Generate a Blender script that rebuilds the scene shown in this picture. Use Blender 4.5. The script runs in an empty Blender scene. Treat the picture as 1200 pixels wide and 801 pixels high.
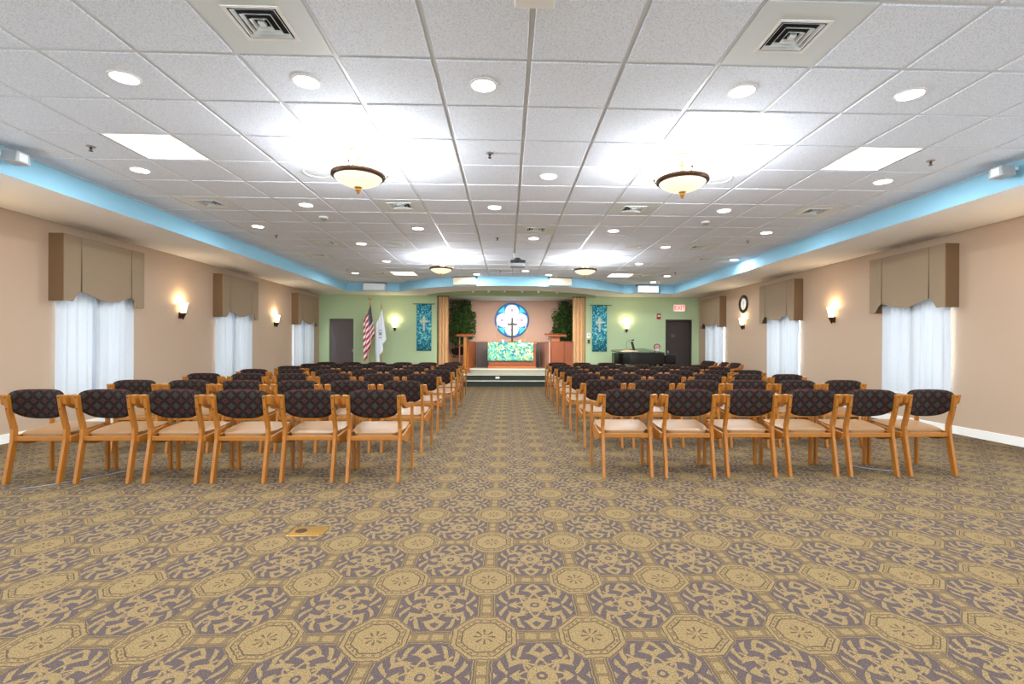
import bpy, bmesh, math, random
from math import sin, cos, pi, radians, sqrt
from mathutils import Vector, Matrix, Euler
random.seed(7)
scene = bpy.context.scene
COL = scene.collection

# ------------------------------------------------------------------ camera
CH = 1.17                       # eye height
cam_data = bpy.data.cameras.new('camera')
cam = bpy.data.objects.new('camera', cam_data)
COL.objects.link(cam)
cam_data.sensor_width = 36.0
cam_data.lens = 36.0 * 581.1 / 1200.0
cam_data.shift_x = (600.0 - 612.9) / 1200.0
cam_data.shift_y = (405.0 - 400.5) / 1200.0
cam_data.clip_start = 0.05
yaw, pitch, roll = 0.0318, 0.0003, 0.0047
right = Vector((cos(yaw), -sin(yaw), 0)); fwd = Vector((sin(yaw), cos(yaw), 0)); up = Vector((0, 0, 1))
fwd, up = cos(pitch) * fwd + sin(pitch) * up, cos(pitch) * up - sin(pitch) * fwd
right, up = cos(roll) * right + sin(roll) * up, cos(roll) * up - sin(roll) * right
M3 = Matrix((right, up, -fwd)).transposed()
cam.matrix_world = Matrix.Translation((0, 0, CH)) @ M3.to_4x4()
scene.camera = cam

# ------------------------------------------------------------------ world and view
world = bpy.data.worlds.new('world'); scene.world = world
world.use_nodes = True
bg = world.node_tree.nodes['Background']
bg.inputs['Color'].default_value = (0.78, 0.90, 1.0, 1)
bg.inputs['Strength'].default_value = 4.0
scene.view_settings.view_transform = 'Standard'
scene.view_settings.look = 'None'
scene.view_settings.exposure = 0.60
scene.view_settings.gamma = 1.0
scene.view_settings.use_curve_mapping = False
WINDOW_POWER = 70.0
DOWN_POWER = 16.0
PENDANT_POWER = 105.0
SCONCE_POWER = 4.8
PANEL_POWER = 22.0

# ------------------------------------------------------------------ room numbers
XL, XR = -5.87, 6.12            # side walls
YB, YF = 15.68, -4.0            # back wall (stage side) and wall behind the camera
C = CH + 1.813                  # ceiling grid
S = CH + 1.575                  # soffit underside
FL, FR = -4.685, 4.955          # fascias
T = 0.6096; GX0 = 0.1316; GY0 = 3.154
def cell(i, j): return (GX0 + (i + .5) * T, GY0 + (j + .5) * T)

# ------------------------------------------------------------------ node helpers
class V:
    def __init__(s, nt, sock): s.nt = nt; s.k = sock
    def m(s, op, *a):
        n = s.nt.nodes.new('ShaderNodeMath'); n.operation = op
        for q, x in enumerate((s,) + a):
            if isinstance(x, V): s.nt.links.new(x.k, n.inputs[q])
            else: n.inputs[q].default_value = x
        return V(s.nt, n.outputs[0])
    def __add__(s, o): return s.m('ADD', o)
    def __sub__(s, o): return s.m('SUBTRACT', o)
    def __mul__(s, o): return s.m('MULTIPLY', o)
    def __truediv__(s, o): return s.m('DIVIDE', o)
    def lt(s, o): return s.m('LESS_THAN', o)
    def gt(s, o): return s.m('GREATER_THAN', o)
    def mx(s, o): return s.m('MAXIMUM', o)
    def mn(s, o): return s.m('MINIMUM', o)
    def ab(s): return s.m('ABSOLUTE')
    def fr(s): return s.m('FRACT')
    def fl(s): return s.m('FLOOR')
    def sn(s): return s.m('SINE')
    def inv(s): return s * -1.0 + 1.0
def srgb(r, g, b):
    f = lambda c: (c / 255 / 12.92) if c / 255 <= 0.04045 else ((c / 255 + 0.055) / 1.055) ** 2.4
    return (f(r), f(g), f(b), 1.0)
def new_mat(name):
    m = bpy.data.materials.new(name); m.use_nodes = True
    nt = m.node_tree; b = nt.nodes['Principled BSDF']
    return m, nt, b
def coords(nt, kind='Object', scale=None):
    if kind == 'World':
        g = nt.nodes.new('ShaderNodeNewGeometry'); return g.outputs['Position']
    t = nt.nodes.new('ShaderNodeTexCoord'); return t.outputs[kind]
def xyz(nt, vec):
    s = nt.nodes.new('ShaderNodeSeparateXYZ'); nt.links.new(vec, s.inputs[0])
    return V(nt, s.outputs[0]), V(nt, s.outputs[1]), V(nt, s.outputs[2])
def comb(nt, x, y, z):
    c = nt.nodes.new('ShaderNodeCombineXYZ')
    for q, a in enumerate((x, y, z)):
        if isinstance(a, V): nt.links.new(a.k, c.inputs[q])
        else: c.inputs[q].default_value = a
    return c.outputs[0]
def noise(nt, vec, scale, detail=2, rough=.5):
    n = nt.nodes.new('ShaderNodeTexNoise'); n.inputs['Scale'].default_value = scale
    n.inputs['Detail'].default_value = detail; n.inputs['Roughness'].default_value = rough
    nt.links.new(vec, n.inputs['Vector']); return V(nt, n.outputs[0])
def voro(nt, vec, scale, feature='F1', out='Distance', rnd=1.0):
    n = nt.nodes.new('ShaderNodeTexVoronoi'); n.feature = feature
    n.inputs['Scale'].default_value = scale; n.inputs['Randomness'].default_value = rnd
    nt.links.new(vec, n.inputs['Vector']); return n.outputs[out]
def mixc(nt, fac, a, b):
    n = nt.nodes.new('ShaderNodeMix'); n.data_type = 'RGBA'
    if isinstance(fac, V): nt.links.new(fac.k, n.inputs[0])
    else: n.inputs[0].default_value = fac
    for q, x in ((6, a), (7, b)):
        if isinstance(x, tuple): n.inputs[q].default_value = x
        else: nt.links.new(x, n.inputs[q])
    return n.outputs[2]
def ramp(nt, fac, stops, interp='LINEAR'):
    n = nt.nodes.new('ShaderNodeValToRGB'); r = n.color_ramp; r.interpolation = interp
    while len(r.elements) < len(stops): r.elements.new(0.5)
    for e, (p, c) in zip(r.elements, stops): e.position = p; e.color = c
    nt.links.new(fac.k if isinstance(fac, V) else fac, n.inputs[0]); return n.outputs[0]
def bump(nt, b, h, dist=.002, strength=.5):
    n = nt.nodes.new('ShaderNodeBump'); n.inputs['Distance'].default_value = dist; n.inputs['Strength'].default_value = strength
    nt.links.new(h.k if isinstance(h, V) else h, n.inputs['Height']); nt.links.new(n.outputs[0], b.inputs['Normal'])
def plain(name, col, rough=.6, metal=0., vary=.06, scale=6., fine=0., spec=.5):
    """plain colour broken up by a soft noise"""
    m, nt, b = new_mat(name)
    P = coords(nt, 'World')
    n = noise(nt, P, scale, 3)
    d = tuple(c * (1 - vary) for c in col[:3]) + (1,); l = tuple(min(1, c * (1 + vary)) for c in col[:3]) + (1,)
    nt.links.new(mixc(nt, n, d, l), b.inputs['Base Color'])
    b.inputs['Roughness'].default_value = rough; b.inputs['Metallic'].default_value = metal
    b.inputs['Specular IOR Level'].default_value = spec
    if fine: bump(nt, b, noise(nt, P, fine, 2), .001, .4)
    return m
def emit(name, col, strength, base=(1, 1, 1, 1)):
    m, nt, b = new_mat(name)
    b.inputs['Base Color'].default_value = base
    b.inputs['Emission Color'].default_value = col; b.inputs['Emission Strength'].default_value = strength
    return m
def wood(name, a, bcol, rough=.38, sc=(30, 30, 2.2), metal=0):
    m, nt, b = new_mat(name)
    P = coords(nt, 'Object')
    mp = nt.nodes.new('ShaderNodeMapping'); mp.inputs['Scale'].default_value = sc; nt.links.new(P, mp.inputs['Vector'])
    n1 = noise(nt, mp.outputs[0], 1.2, 4, .6); n2 = noise(nt, mp.outputs[0], 5, 2, .5)
    nt.links.new(mixc(nt, n1 * .75 + n2 * .25, a, bcol), b.inputs['Base Color'])
    b.inputs['Roughness'].default_value = rough
    return m

M = {}
M['wall'] = plain('tan_paint', srgb(180, 156, 133), .85, vary=.03, scale=1.2, fine=180)
M['green'] = plain('green_paint', srgb(178, 198, 156), .8, vary=.03, scale=1.2, fine=180)
M['blue'] = plain('blue_paint', srgb(136, 186, 208), .75, vary=.03, scale=1.2, fine=180)
M['soffit'] = plain('soffit_paint', srgb(246, 248, 252), .85, vary=.02, scale=1.2, fine=180)
M['pink'] = plain('rose_beige_paint', srgb(212, 176, 156), .85, vary=.03, scale=1.2, fine=180)
M['base'] = plain('white_baseboard', srgb(236, 234, 228), .45, vary=.02)
M['white'] = plain('white_enamel', srgb(235, 235, 233), .45, vary=.02)
M['grid'] = plain('ceiling_grid_white', srgb(212, 218, 224), .5, vary=.02)
M['ventpanel'] = plain('vent_panel_grey_white', srgb(214, 222, 224), .5, vary=.02)
M['dark'] = plain('dark_void', srgb(28, 26, 26), .8, vary=.1)
M['black'] = plain('black_lacquer', srgb(6, 6, 7), .14, vary=.1)
M['blackplastic'] = plain('black_plastic', srgb(22, 22, 24), .45, vary=.1)
M['grey'] = plain('grey_metal', srgb(150, 152, 158), .4, metal=.4)
M['bronze'] = plain('dark_bronze', srgb(86, 62, 44), .35, metal=.8, vary=.2, scale=60)
M['brass'] = plain('brass', srgb(214, 170, 92), .28, metal=.9, vary=.12, scale=60)
M['rosegold'] = plain('pale_gilt', srgb(222, 190, 150), .35, metal=.6, vary=.15, scale=60)
M['oak'] = wood('honey_oak', srgb(176, 112, 34), srgb(134, 78, 20))
M['cherry'] = wood('cherry_wood', srgb(156, 84, 42), srgb(122, 60, 28), .4, (14, 14, 1.2))
M['cherry2'] = wood('orange_cherry_wood', srgb(190, 114, 54), srgb(158, 88, 38), .4, (14, 14, 1.2))
M['palewood'] = wood('pale_wood_rose_reflection', srgb(206, 160, 140), srgb(184, 136, 112), .45, (14, 14, 1.2))  # light wood, with the pink of a reflection mixed into its colour
M['doordark'] = wood('dark_brown_door', srgb(66, 54, 50), srgb(46, 38, 36), .5, (14, 14, 1.2))
M['doorgrey'] = wood('grey_brown_door', srgb(104, 92, 92), srgb(84, 74, 74), .5, (14, 14, 1.2))
M['seat'] = plain('beige_vinyl', srgb(142, 107, 70), .40, vary=.04, scale=9, fine=300)
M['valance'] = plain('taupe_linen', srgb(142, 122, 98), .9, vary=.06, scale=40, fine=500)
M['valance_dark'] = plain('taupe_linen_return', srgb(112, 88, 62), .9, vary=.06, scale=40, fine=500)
M['drape'] = plain('gold_beige_drape', srgb(228, 192, 146), .6, vary=.1, scale=12, fine=300)
M['stagecarpet'] = plain('grey_green_stage_carpet', srgb(150, 152, 136), .95, vary=.1, scale=60, fine=400)
M['riser'] = plain('dark_green_riser', srgb(48, 52, 42), .9, vary=.1, scale=60)
M['nosing'] = plain('pale_step_edge', srgb(206, 208, 196), .6)
M['speakergrey'] = plain('pale_grey_plastic', srgb(166, 168, 170), .5)
M['redmetal'] = plain('red_alarm_case', srgb(176, 24, 34), .4)
M['bark'] = plain('tree_bark', srgb(92, 70, 50), .85, vary=.25, scale=30)
M['whitefab'] = plain('white_flag_cloth', srgb(226, 232, 238), .8, vary=.03, scale=20)
M['paper'] = plain('cream_paper', srgb(236, 214, 176), .7)
M['lens'] = emit('downlight_lens', (1, .97, .93, 1), 9)
M['lensdim'] = emit('ceiling_panel_diffuser', (1, 1, 1, 1), 1.6)
M['bulbglass'] = emit('alabaster_glass', (1, .88, .66, 1), .62, srgb(200, 186, 150))
M['sconceglass'] = emit('frosted_sconce_glass', (1, .80, .50, 1), 4.0, srgb(255, 240, 210))

def fabric():
    m, nt, b = new_mat('dark_patterned_upholstery')
    x, y, z = xyz(nt, coords(nt, 'Object'))
    u = x * (1 / .092); v = z * (1 / .092)
    def lat(du, dv):
        a = ((u + du).fr() - .5).ab(); c = ((v + dv).fr() - .5).ab(); return a, c
    a, c = lat(0., 0.); a2, c2 = lat(.5, .5)
    d1 = a + c; d2 = a2 + c2
    col = mixc(nt, 0., srgb(42, 29, 25), srgb(42, 29, 25))
    red = (d1.lt(.26)); col = mixc(nt, red, col, srgb(76, 40, 31))
    core = (d1.lt(.09)); col = mixc(nt, core, col, srgb(30, 26, 30))
    # curved sided diamonds
    star = (a2.m('POWER', .7) + c2.m('POWER', .7)).lt(.52); col = mixc(nt, star, col, srgb(56, 54, 48))
    dots = (a2.m('POWER', 2.) + c2.m('POWER', 2.)).m('SQRT')
    ring = (dots - .40).ab().lt(.035); col = mixc(nt, ring, col, srgb(14, 11, 13))
    w = noise(nt, coords(nt, 'Object'), 260, 2)
    col2 = mixc(nt, w * .6, col, srgb(40, 32, 29))
    nt.links.new(col2, b.inputs['Base Color']); b.inputs['Roughness'].default_value = .95; b.inputs['Specular IOR Level'].default_value = .12
    b.inputs['Sheen Weight'].default_value = .02
    bump(nt, b, w, .001, .5)
    return m
M['fabric'] = fabric()

def tile_mat():
    m, nt, b = new_mat('mineral_fibre_tile')
    P = coords(nt, 'World')
    v = V(nt, voro(nt, P, 150)); n = noise(nt, P, 110, 2, .7); n2 = noise(nt, P, 50, 2, .6)
    speck = (v.lt(.30)) * (n2.gt(.47)) ; speck2 = n.lt(.40)
    c = mixc(nt, speck, srgb(228, 236, 248), srgb(164, 170, 178)); c = mixc(nt, speck2 * .6, c, srgb(184, 190, 198))
    nt.links.new(c, b.inputs['Base Color']); b.inputs['Roughness'].default_value = .9
    bump(nt, b, (speck.mx(speck2)).inv(), .0012, .6)
    return m
M['tile'] = tile_mat()

def carpet_mat():
    m, nt, b = new_mat('patterned_carpet')
    P = coords(nt, 'World')
    wob = noise(nt, P, 9, 2); wob2 = noise(nt, P, 37, 2)
    x, y, z = xyz(nt, P)
    x = x + (wob - .5) * .012 + (wob2 - .5) * .011; y = y + (wob - .5) * -.012 + (wob2 - .5) * .011
    u = (x + .087 + 43.3) * (1 / .433); v = (y - 2.0 + 48.25) * (1 / .4825)
    # medallion centred at integer (u,v); flower field at half-integer
    a = ((u + .5).fr() - .5).ab(); c = ((v + .5).fr() - .5).ab()
    us = (u.fr() - .5); vs = (v.fr() - .5)
    fa = us.ab(); fc = vs.ab()
    oct_ = (a.mx(c)).mx((a + c) * .72)
    r = (a * a + c * c).m('SQRT'); th = (c.m('ARCTAN2', a)); th2 = (fc.m('ARCTAN2', fa))
    rf = (us * us + vs * vs).m('SQRT'); tf = (vs.m('ARCTAN2', us))
    # field area: everything but medallions and connecting bands
    band = (a.lt(.085)).mx(c.lt(.085))
    octf = (fa.mx(fc)).mx((fa + fc) * .70)
    field = (octf.lt(.425)) * (oct_.gt(.31)) * band.inv()
    # leafy figures inside the field
    ring1 = (rf - .085).ab().lt(.038); core = rf.lt(.022)
    pet = ((rf - .165 - (th2 * 8.).m('COSINE') * .03).ab()).lt(.017)
    leaf = (((th2 * 8. + rf * 34.).sn()).gt(.25)) * (rf.gt(.19)) * (rf.lt(.30))
    leaf2 = (((th2 * 16. - rf * 44.).sn()).gt(.30)) * (rf.gt(.285)) * (rf.lt(.40))
    sprig = ((fa - fc).ab().lt(.018)) * (rf.gt(.13)) * (rf.lt(.34))
    scroll = V(nt, voro(nt, comb(nt, fa * 9., fc * 9., 0.), 1.0)).lt(.26)
    fig = ring1.mx(core).mx(pet).mx(leaf * .9).mx(leaf2).mx(sprig)
    # outlines
    l1 = (oct_ - .205).ab().lt(.008); l2 = (oct_ - .255).ab().lt(.006); l3 = (oct_ - .30).ab().lt(.006)
    ln = l1.mx(l2).mx(l3)
    petal = (((th * 8.).m('COSINE')).gt(.55)) * (r.gt(.03)) * (r.lt(.10)); 
    dash = (((th * 24.).sn()).gt(.2)) * ((oct_ - .23).ab().lt(.010))
    bandl = ((a - .072).ab().lt(.006)).mx((c - .072).ab().lt(.006)).mx((a - .045).ab().lt(.004)).mx((c - .045).ab().lt(.004)) * (oct_.gt(.31))
    bandm = ((((a * 3.2 + c * 40.).sn()).gt(.45)) * (a.lt(.045))).mx((((c * 3.2 + a * 40.).sn()).gt(.45)) * (c.lt(.045))) * (oct_.gt(.32))
    fo = ((octf - .435).ab().lt(.012)) * (oct_.gt(.31))
    med = ln.mx(petal).mx(dash * .8).mx(bandl).mx(bandm * .6).mx(fo * .7)
    fib = noise(nt, P, 230, 2, .7); fib2 = noise(nt, comb(nt, x * .6, y, z), 190, 2, .7); big = noise(nt, P, .8, 2)
    edgen = noise(nt, P, 120, 2)
    fc_ = ((fib - .5) * 3.0 + .5).mx(0.).mn(1.); tan = mixc(nt, fc_, srgb(84, 68, 44), srgb(148, 126, 85)); tan = mixc(nt, big * .25, tan, srgb(136, 112, 78))
    drk = mixc(nt, fc_, srgb(42, 35, 42), srgb(88, 76, 76))
    isdark = (field * fig.inv())
    brk = (edgen - .5) * 1.6 + isdark; isdark = brk.gt(.5)
    col = mixc(nt, isdark * .92, tan, drk)
    col = mixc(nt, med * field.inv() * .8, col, srgb(58, 46, 36))
    spk = (fib2.gt(.56)) * .45; col = mixc(nt, spk, col, srgb(72, 60, 48))
    nt.links.new(col, b.inputs['Base Color']); b.inputs['Roughness'].default_value = .95
    b.inputs['Specular IOR Level'].default_value = .15
    bump(nt, b, fib * .6 + isdark.inv() * .4, .004, .7)
    return m
M['carpet'] = carpet_mat()

def sheer_mat():
    m, nt, b = new_mat('white_sheer')
    o = nt.nodes['Material Output']
    tr = nt.nodes.new('ShaderNodeBsdfTranslucent'); tr.inputs[0].default_value = (.93, .95, .97, 1)
    tp = nt.nodes.new('ShaderNodeBsdfTransparent'); df = nt.nodes.new('ShaderNodeBsdfDiffuse'); df.inputs[0].default_value = (.60, .64, .68, 1)
    n = noise(nt, coords(nt, 'World'), 300, 2)
    m1 = nt.nodes.new('ShaderNodeMixShader'); m1.inputs[0].default_value = .014
    nt.links.new(df.outputs[0], m1.inputs[1]); nt.links.new(tr.outputs[0], m1.inputs[2])
    m2 = nt.nodes.new('ShaderNodeMixShader'); nt.links.new((n * .004 + .002).k, m2.inputs[0])
    nt.links.new(m1.outputs[0], m2.inputs[1]); nt.links.new(tp.outputs[0], m2.inputs[2])
    nt.links.new(m2.outputs[0], o.inputs[0]); return m
M['sheer'] = sheer_mat()
def glass_mat():
    m, nt, b = new_mat('window_glass'); o = nt.nodes['Material Output']
    g = nt.nodes.new('ShaderNodeBsdfGlossy'); g.inputs['Roughness'].default_value = .02
    t = nt.nodes.new('ShaderNodeBsdfTransparent'); x = nt.nodes.new('ShaderNodeMixShader'); x.inputs[0].default_value = .93
    nt.links.new(g.outputs[0], x.inputs[1]); nt.links.new(t.outputs[0], x.inputs[2]); nt.links.new(x.outputs[0], o.inputs[0]); return m
M['glass'] = glass_mat()
def mosaic(name, stops, scale, rough=.7, emis=0):
    m, nt, b = new_mat(name)
    P = coords(nt, 'Object')
    n = noise(nt, P, 5, 2); x, y, z = xyz(nt, P)
    vec = comb(nt, x + n * .05, y, z + n * .05)
    c = voro(nt, vec, scale, out='Color'); sx, sy, sz = xyz(nt, c)
    col = ramp(nt, sx * .7 + n * .3, stops, 'CONSTANT')
    e = V(nt, voro(nt, vec, scale, 'DISTANCE_TO_EDGE')).lt(.05)
    col = mixc(nt, e * .45, col, srgb(30, 90, 110))
    nt.links.new(col, b.inputs['Base Color']); b.inputs['Roughness'].default_value = rough
    return m
M['banner'] = mosaic('turquoise_mosaic_cloth', [(0, srgb(8, 110, 140)), (.22, srgb(20, 150, 170)), (.38, srgb(90, 200, 205)), (.5, srgb(16, 128, 160)), (.62, srgb(150, 215, 200)), (.74, srgb(12, 96, 150))], 24)
M['altar_cloth'] = mosaic('green_yellow_mosaic_cloth', [(0, srgb(30, 150, 150)), (.2, srgb(120, 200, 165)), (.36, srgb(200, 205, 130)), (.46, srgb(70, 175, 160)), (.58, srgb(214, 224, 190)), (.68, srgb(20, 120, 150)), (.78, srgb(150, 205, 140))], 17)
def stone_mat():
    m, nt, b = new_mat('mottled_brown_wall'); P = coords(nt, 'World')
    c = V(nt, voro(nt, P, 9)); n = noise(nt, P, 14, 4, .7)
    nt.links.new(ramp(nt, n * .7 + c * .4, [(.2, srgb(64, 50, 44)), (.5, srgb(120, 94, 76)), (.8, srgb(160, 128, 100))]), b.inputs['Base Color'])
    b.inputs['Roughness'].default_value = .9; bump(nt, b, n, .01, .6); return m
M['stone'] = stone_mat()
def leaf_mat():
    m, nt, b = new_mat('fig_leaves'); P = coords(nt, 'World')
    n = noise(nt, P, 26, 2)
    nt.links.new(ramp(nt, n, [(.3, srgb(14, 40, 18)), (.50, srgb(30, 70, 30)), (.64, srgb(112, 150, 70))]), b.inputs['Base Color'])
    b.inputs['Roughness'].default_value = .4; return m
M['leaf'] = leaf_mat()

# ------------------------------------------------------------------ mesh helpers
class MB:
    def __init__(s): s.v = []; s.f = []; s.mi = []; s.uv = {}
    def add(s, vs, fs, mi=0):
        o = len(s.v); s.v += [tuple(v) for v in vs]
        for f in fs: s.f.append(tuple(o + i for i in f)); s.mi.append(mi)
        return s
    def box(s, x0, x1, y0, y1, z0, z1, mi=0, R=None, b=0):
        vs = [(x, y, z) for z in (z0, z1) for y in (y0, y1) for x in (x0, x1)]
        if R is not None: vs = [R @ Vector(v) for v in vs]
        return s.add(vs, [(0, 2, 3, 1), (4, 5, 7, 6), (0, 1, 5, 4), (2, 6, 7, 3), (0, 4, 6, 2), (1, 3, 7, 5)], mi)
    def prism(s, poly, a0, a1, axis='z', mi=0, R=None):
        """poly = list of 2-D points; axis = extrusion axis; (x,y)->z, (x,z)->y, (y,z)->x"""
        def mk(p, a):
            v = (p[0], p[1], a) if axis == 'z' else ((p[0], a, p[1]) if axis == 'y' else (a, p[0], p[1]))
            return R @ Vector(v) if R is not None else v
        n = len(poly)
        vs = [mk(p, a0) for p in poly] + [mk(p, a1) for p in poly]
        fs = [tuple(range(n))[::-1], tuple(range(n, 2 * n))] + [(i, (i + 1) % n, n + (i + 1) % n, n + i) for i in range(n)]
        return s.add(vs, fs, mi)
    def lathe(s, prof, cx=0, cy=0, cz=0, seg=20, mi=0, a0=0, a1=2 * pi, R=None):
        full = abs(a1 - a0 - 2 * pi) < 1e-6; n = seg if full else seg + 1
        vs = []
        for r, z in prof:
            for k in range(n):
                a = a0 + (a1 - a0) * k / seg
                v = Vector((r * cos(a), r * sin(a), z))
                if R is not None: v = R @ v
                vs.append((v[0] + cx, v[1] + cy, v[2] + cz))
        fs = []
        for i in range(len(prof) - 1):
            for k in range(seg):
                k2 = (k + 1) % n
                fs.append((i * n + k, i * n + k2, (i + 1) * n + k2, (i + 1) * n + k))
        return s.add(vs, fs, mi)
    def tube(s, pts, r, seg=8, mi=0, caps=True):
        pts = [Vector(p) for p in pts]; n = len(pts)
        rr = r if isinstance(r, (list, tuple)) else [r] * n
        vs = []
        for i, p in enumerate(pts):
            d = (pts[min(i + 1, n - 1)] - pts[max(i - 1, 0)]).normalized()
            u = d.cross(Vector((0, 0, 1)));
            if u.length < .05: u = d.cross(Vector((0, 1, 0)))
            u.normalize(); w = d.cross(u)
            for k in range(seg):
                a = 2 * pi * k / seg; vs.append(p + rr[i] * (cos(a) * u + sin(a) * w))
        fs = [(i * seg + k, i * seg + (k + 1) % seg, (i + 1) * seg + (k + 1) % seg, (i + 1) * seg + k) for i in range(n - 1) for k in range(seg)]
        if caps: fs += [tuple(range(seg))[::-1], tuple((n - 1) * seg + k for k in range(seg))]
        return s.add(vs, fs, mi)
    def grid(s, fn, nu, nv, mi=0):
        vs = [fn(i / nu, j / nv) for j in range(nv + 1) for i in range(nu + 1)]
        fs = [(j * (nu + 1) + i, j * (nu + 1) + i + 1, (j + 1) * (nu + 1) + i + 1, (j + 1) * (nu + 1) + i) for j in range(nv) for i in range(nu)]
        return s.add(vs, fs, mi)
    def mesh(s, name, mats, smooth=None, bevel=0, fixn=True):
        me = bpy.data.meshes.new(name); me.from_pydata(s.v, [], s.f)
        for m in (mats if isinstance(mats, (list, tuple)) else [mats]): me.materials.append(M[m] if isinstance(m, str) else m)
        for p, i in zip(me.polygons, s.mi): p.material_index = i
        if fixn or bevel:
            bm = bmesh.new(); bm.from_mesh(me)
            if fixn: bmesh.ops.recalc_face_normals(bm, faces=bm.faces)
            if bevel:
                es = [e for e in bm.edges if len(e.link_faces) == 2 and e.calc_face_angle(0) > radians(35)]
                bmesh.ops.bevel(bm, geom=es, offset=bevel, segments=2, profile=.5, affect='EDGES', clamp_overlap=True)
            bm.to_mesh(me); bm.free()
        if smooth:
            for p in me.polygons: p.use_smooth = True
            me.set_sharp_from_angle(angle=radians(smooth))
        me.update(); return me
    def build(s, name, mats, parent=None, loc=None, smooth=None, bevel=0, fixn=True, label=None):
        o = bpy.data.objects.new(name, s.mesh(name, mats, smooth, bevel, fixn)); COL.objects.link(o)
        if parent: o.parent = parent
        if loc is not None: o.location = loc
        if label: o['label'] = label
        return o
def thing(name, label, cat, loc=(0, 0, 0), rz=0, group=None):
    o = bpy.data.objects.new(name, None); COL.objects.link(o); o.location = loc; o.rotation_euler = (0, 0, rz)
    o.empty_display_size = .1
    return tag(o, label, cat, group)
def tag(o, label, cat, group=None, kind=None):
    o['label'] = label; o['category'] = cat
    if group: o['group'] = group
    if kind: o['kind'] = kind
    return o
def struct(o, label, cat):
    return tag(o, label, cat, kind='structure')
def dup(root, loc, rz=0, label=None, group=None):
    r = root.copy(); COL.objects.link(r); r.location = loc; r.rotation_euler = (0, 0, rz)
    if label: r['label'] = label
    if group: r['group'] = group
    for ch in list(root.children):
        c = ch.copy(); COL.objects.link(c); c.parent = r
        for g in list(ch.children):
            d = g.copy(); COL.objects.link(d); d.parent = c
    return r
def lamp(kind, name, parent, loc, power, col=(1, 1, 1), size=.1, rot=(0, 0, 0), spread=None, shape=None, sy=None):
    l = bpy.data.lights.new(name, kind); l.energy = power; l.color = col
    if kind == 'AREA':
        l.size = size
        if shape: l.shape = shape
        if sy: l.size_y = sy
        if spread: l.spread = spread
    else: l.shadow_soft_size = size
    o = bpy.data.objects.new(name, l); COL.objects.link(o); o.parent = parent; o.location = loc; o.rotation_euler = rot
    return o

# ------------------------------------------------------------------ room shell
def wall_with_holes(mb, axis, pos, thick, a0, a1, z0, z1, holes, mi=0):
    """axis 'x': wall in plane x=pos spanning y a0..a1 ; axis 'y': plane y=pos spanning x a0..a1"""
    As = sorted({a0, a1} | {h[0] for h in holes} | {h[1] for h in holes}); Zs = sorted({z0, z1} | {h[2] for h in holes} | {h[3] for h in holes})
    for i in range(len(As) - 1):
        for k in range(len(Zs) - 1):
            ca = (As[i] + As[i + 1]) / 2; cz = (Zs[k] + Zs[k + 1]) / 2
            if any(h[0] < ca < h[1] and h[2] < cz < h[3] for h in holes): continue
            if axis == 'x': mb.box(min(pos, pos + thick), max(pos, pos + thick), As[i], As[i + 1], Zs[k], Zs[k + 1], mi)
            else: mb.box(As[i], As[i + 1], min(pos, pos + thick), max(pos, pos + thick), Zs[k], Zs[k + 1], mi)
FILL_WINS = [(-.40, .78), (3.13, 4.31)]       # added unseen side windows, put in to brighten the hall
WINS = [(6.66, 7.80), (10.19, 11.37), (13.78, 14.98)]
WZ0, WZ1 = .49, 2.2
H = C + .03
struct(MB().box(XL - .2, XR + .2, YF - .2, 19.0, -.12, 0).build('floor', 'carpet'), 'floral octagon patterned tan and purple-grey carpet of the hall', 'floor')
struct(MB().box(XL - .2, XR + .2, YF - .2, YB + .17, C + .022, C + .12).build('ceiling', 'white'), 'suspended white tile ceiling of the hall', 'ceiling')
ceiling = bpy.data.objects['ceiling']
mb = MB(); wall_with_holes(mb, 'x', XL, -.2, YF - .2, YB + .17, 0, H, [(a, b, WZ0, WZ1) for a, b in WINS + FILL_WINS]); struct(mb.build('wall_left', 'wall'), 'tan painted left side wall', 'wall')
mb = MB(); wall_with_holes(mb, 'x', XR, .2, YF - .2, YB + .17, 0, H, [(a, b, WZ0, WZ1) for a, b in WINS + FILL_WINS]); struct(mb.build('wall_right', 'wall'), 'tan painted right side wall', 'wall')
OX0, OX1 = -2.22, 2.49
DL = (-5.61, -4.77); DR = (5.05, 5.89); DZ = 2.035
mb = MB(); wall_with_holes(mb, 'y', YB, .17, XL, XR, 0, H, [(OX0, OX1, 0, 2.745), (DL[0], DL[1], 0, DZ), (DR[0], DR[1], 0, DZ)]); struct(mb.build('wall_back', 'green'), 'sage green end wall around the stage opening', 'wall')
FRONT_FILL = [(-3.7, -2.5), (-.465, .735), (2.77, 3.97)]  # added window openings behind the camera, for frontal daylight fill
mb = MB(); wall_with_holes(mb, 'y', YF, -.15, XL, XR, 0, H, [(a, b, WZ0, WZ1) for a, b in FRONT_FILL]); struct(mb.build('wall_front', 'wall'), 'tan wall behind the camera', 'wall')
# alcove behind the stage opening
AY = 17.4
struct(MB().box(OX0 - .1, OX1 + .1, AY, AY + .12, 0, 2.745).build('wall_alcove_back', 'pink'), 'rose beige wall behind the altar', 'wall')
struct(MB().box(OX0 - .1, OX0, YB + .17, AY, 0, 2.745).build('wall_alcove_left', 'stone'), 'mottled brown side wall of the stage alcove', 'wall')
struct(MB().box(OX1, OX1 + .1, YB + .17, AY, 0, 2.745).build('wall_alcove_right', 'pink'), 'rose beige side wall of the stage alcove', 'wall')
struct(MB().box(OX0 - .1, OX1 + .1, YB + .17, AY + .12, 2.745, 2.86).build('ceiling_alcove', 'soffit'), 'white ceiling of the stage alcove', 'ceiling')
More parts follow.
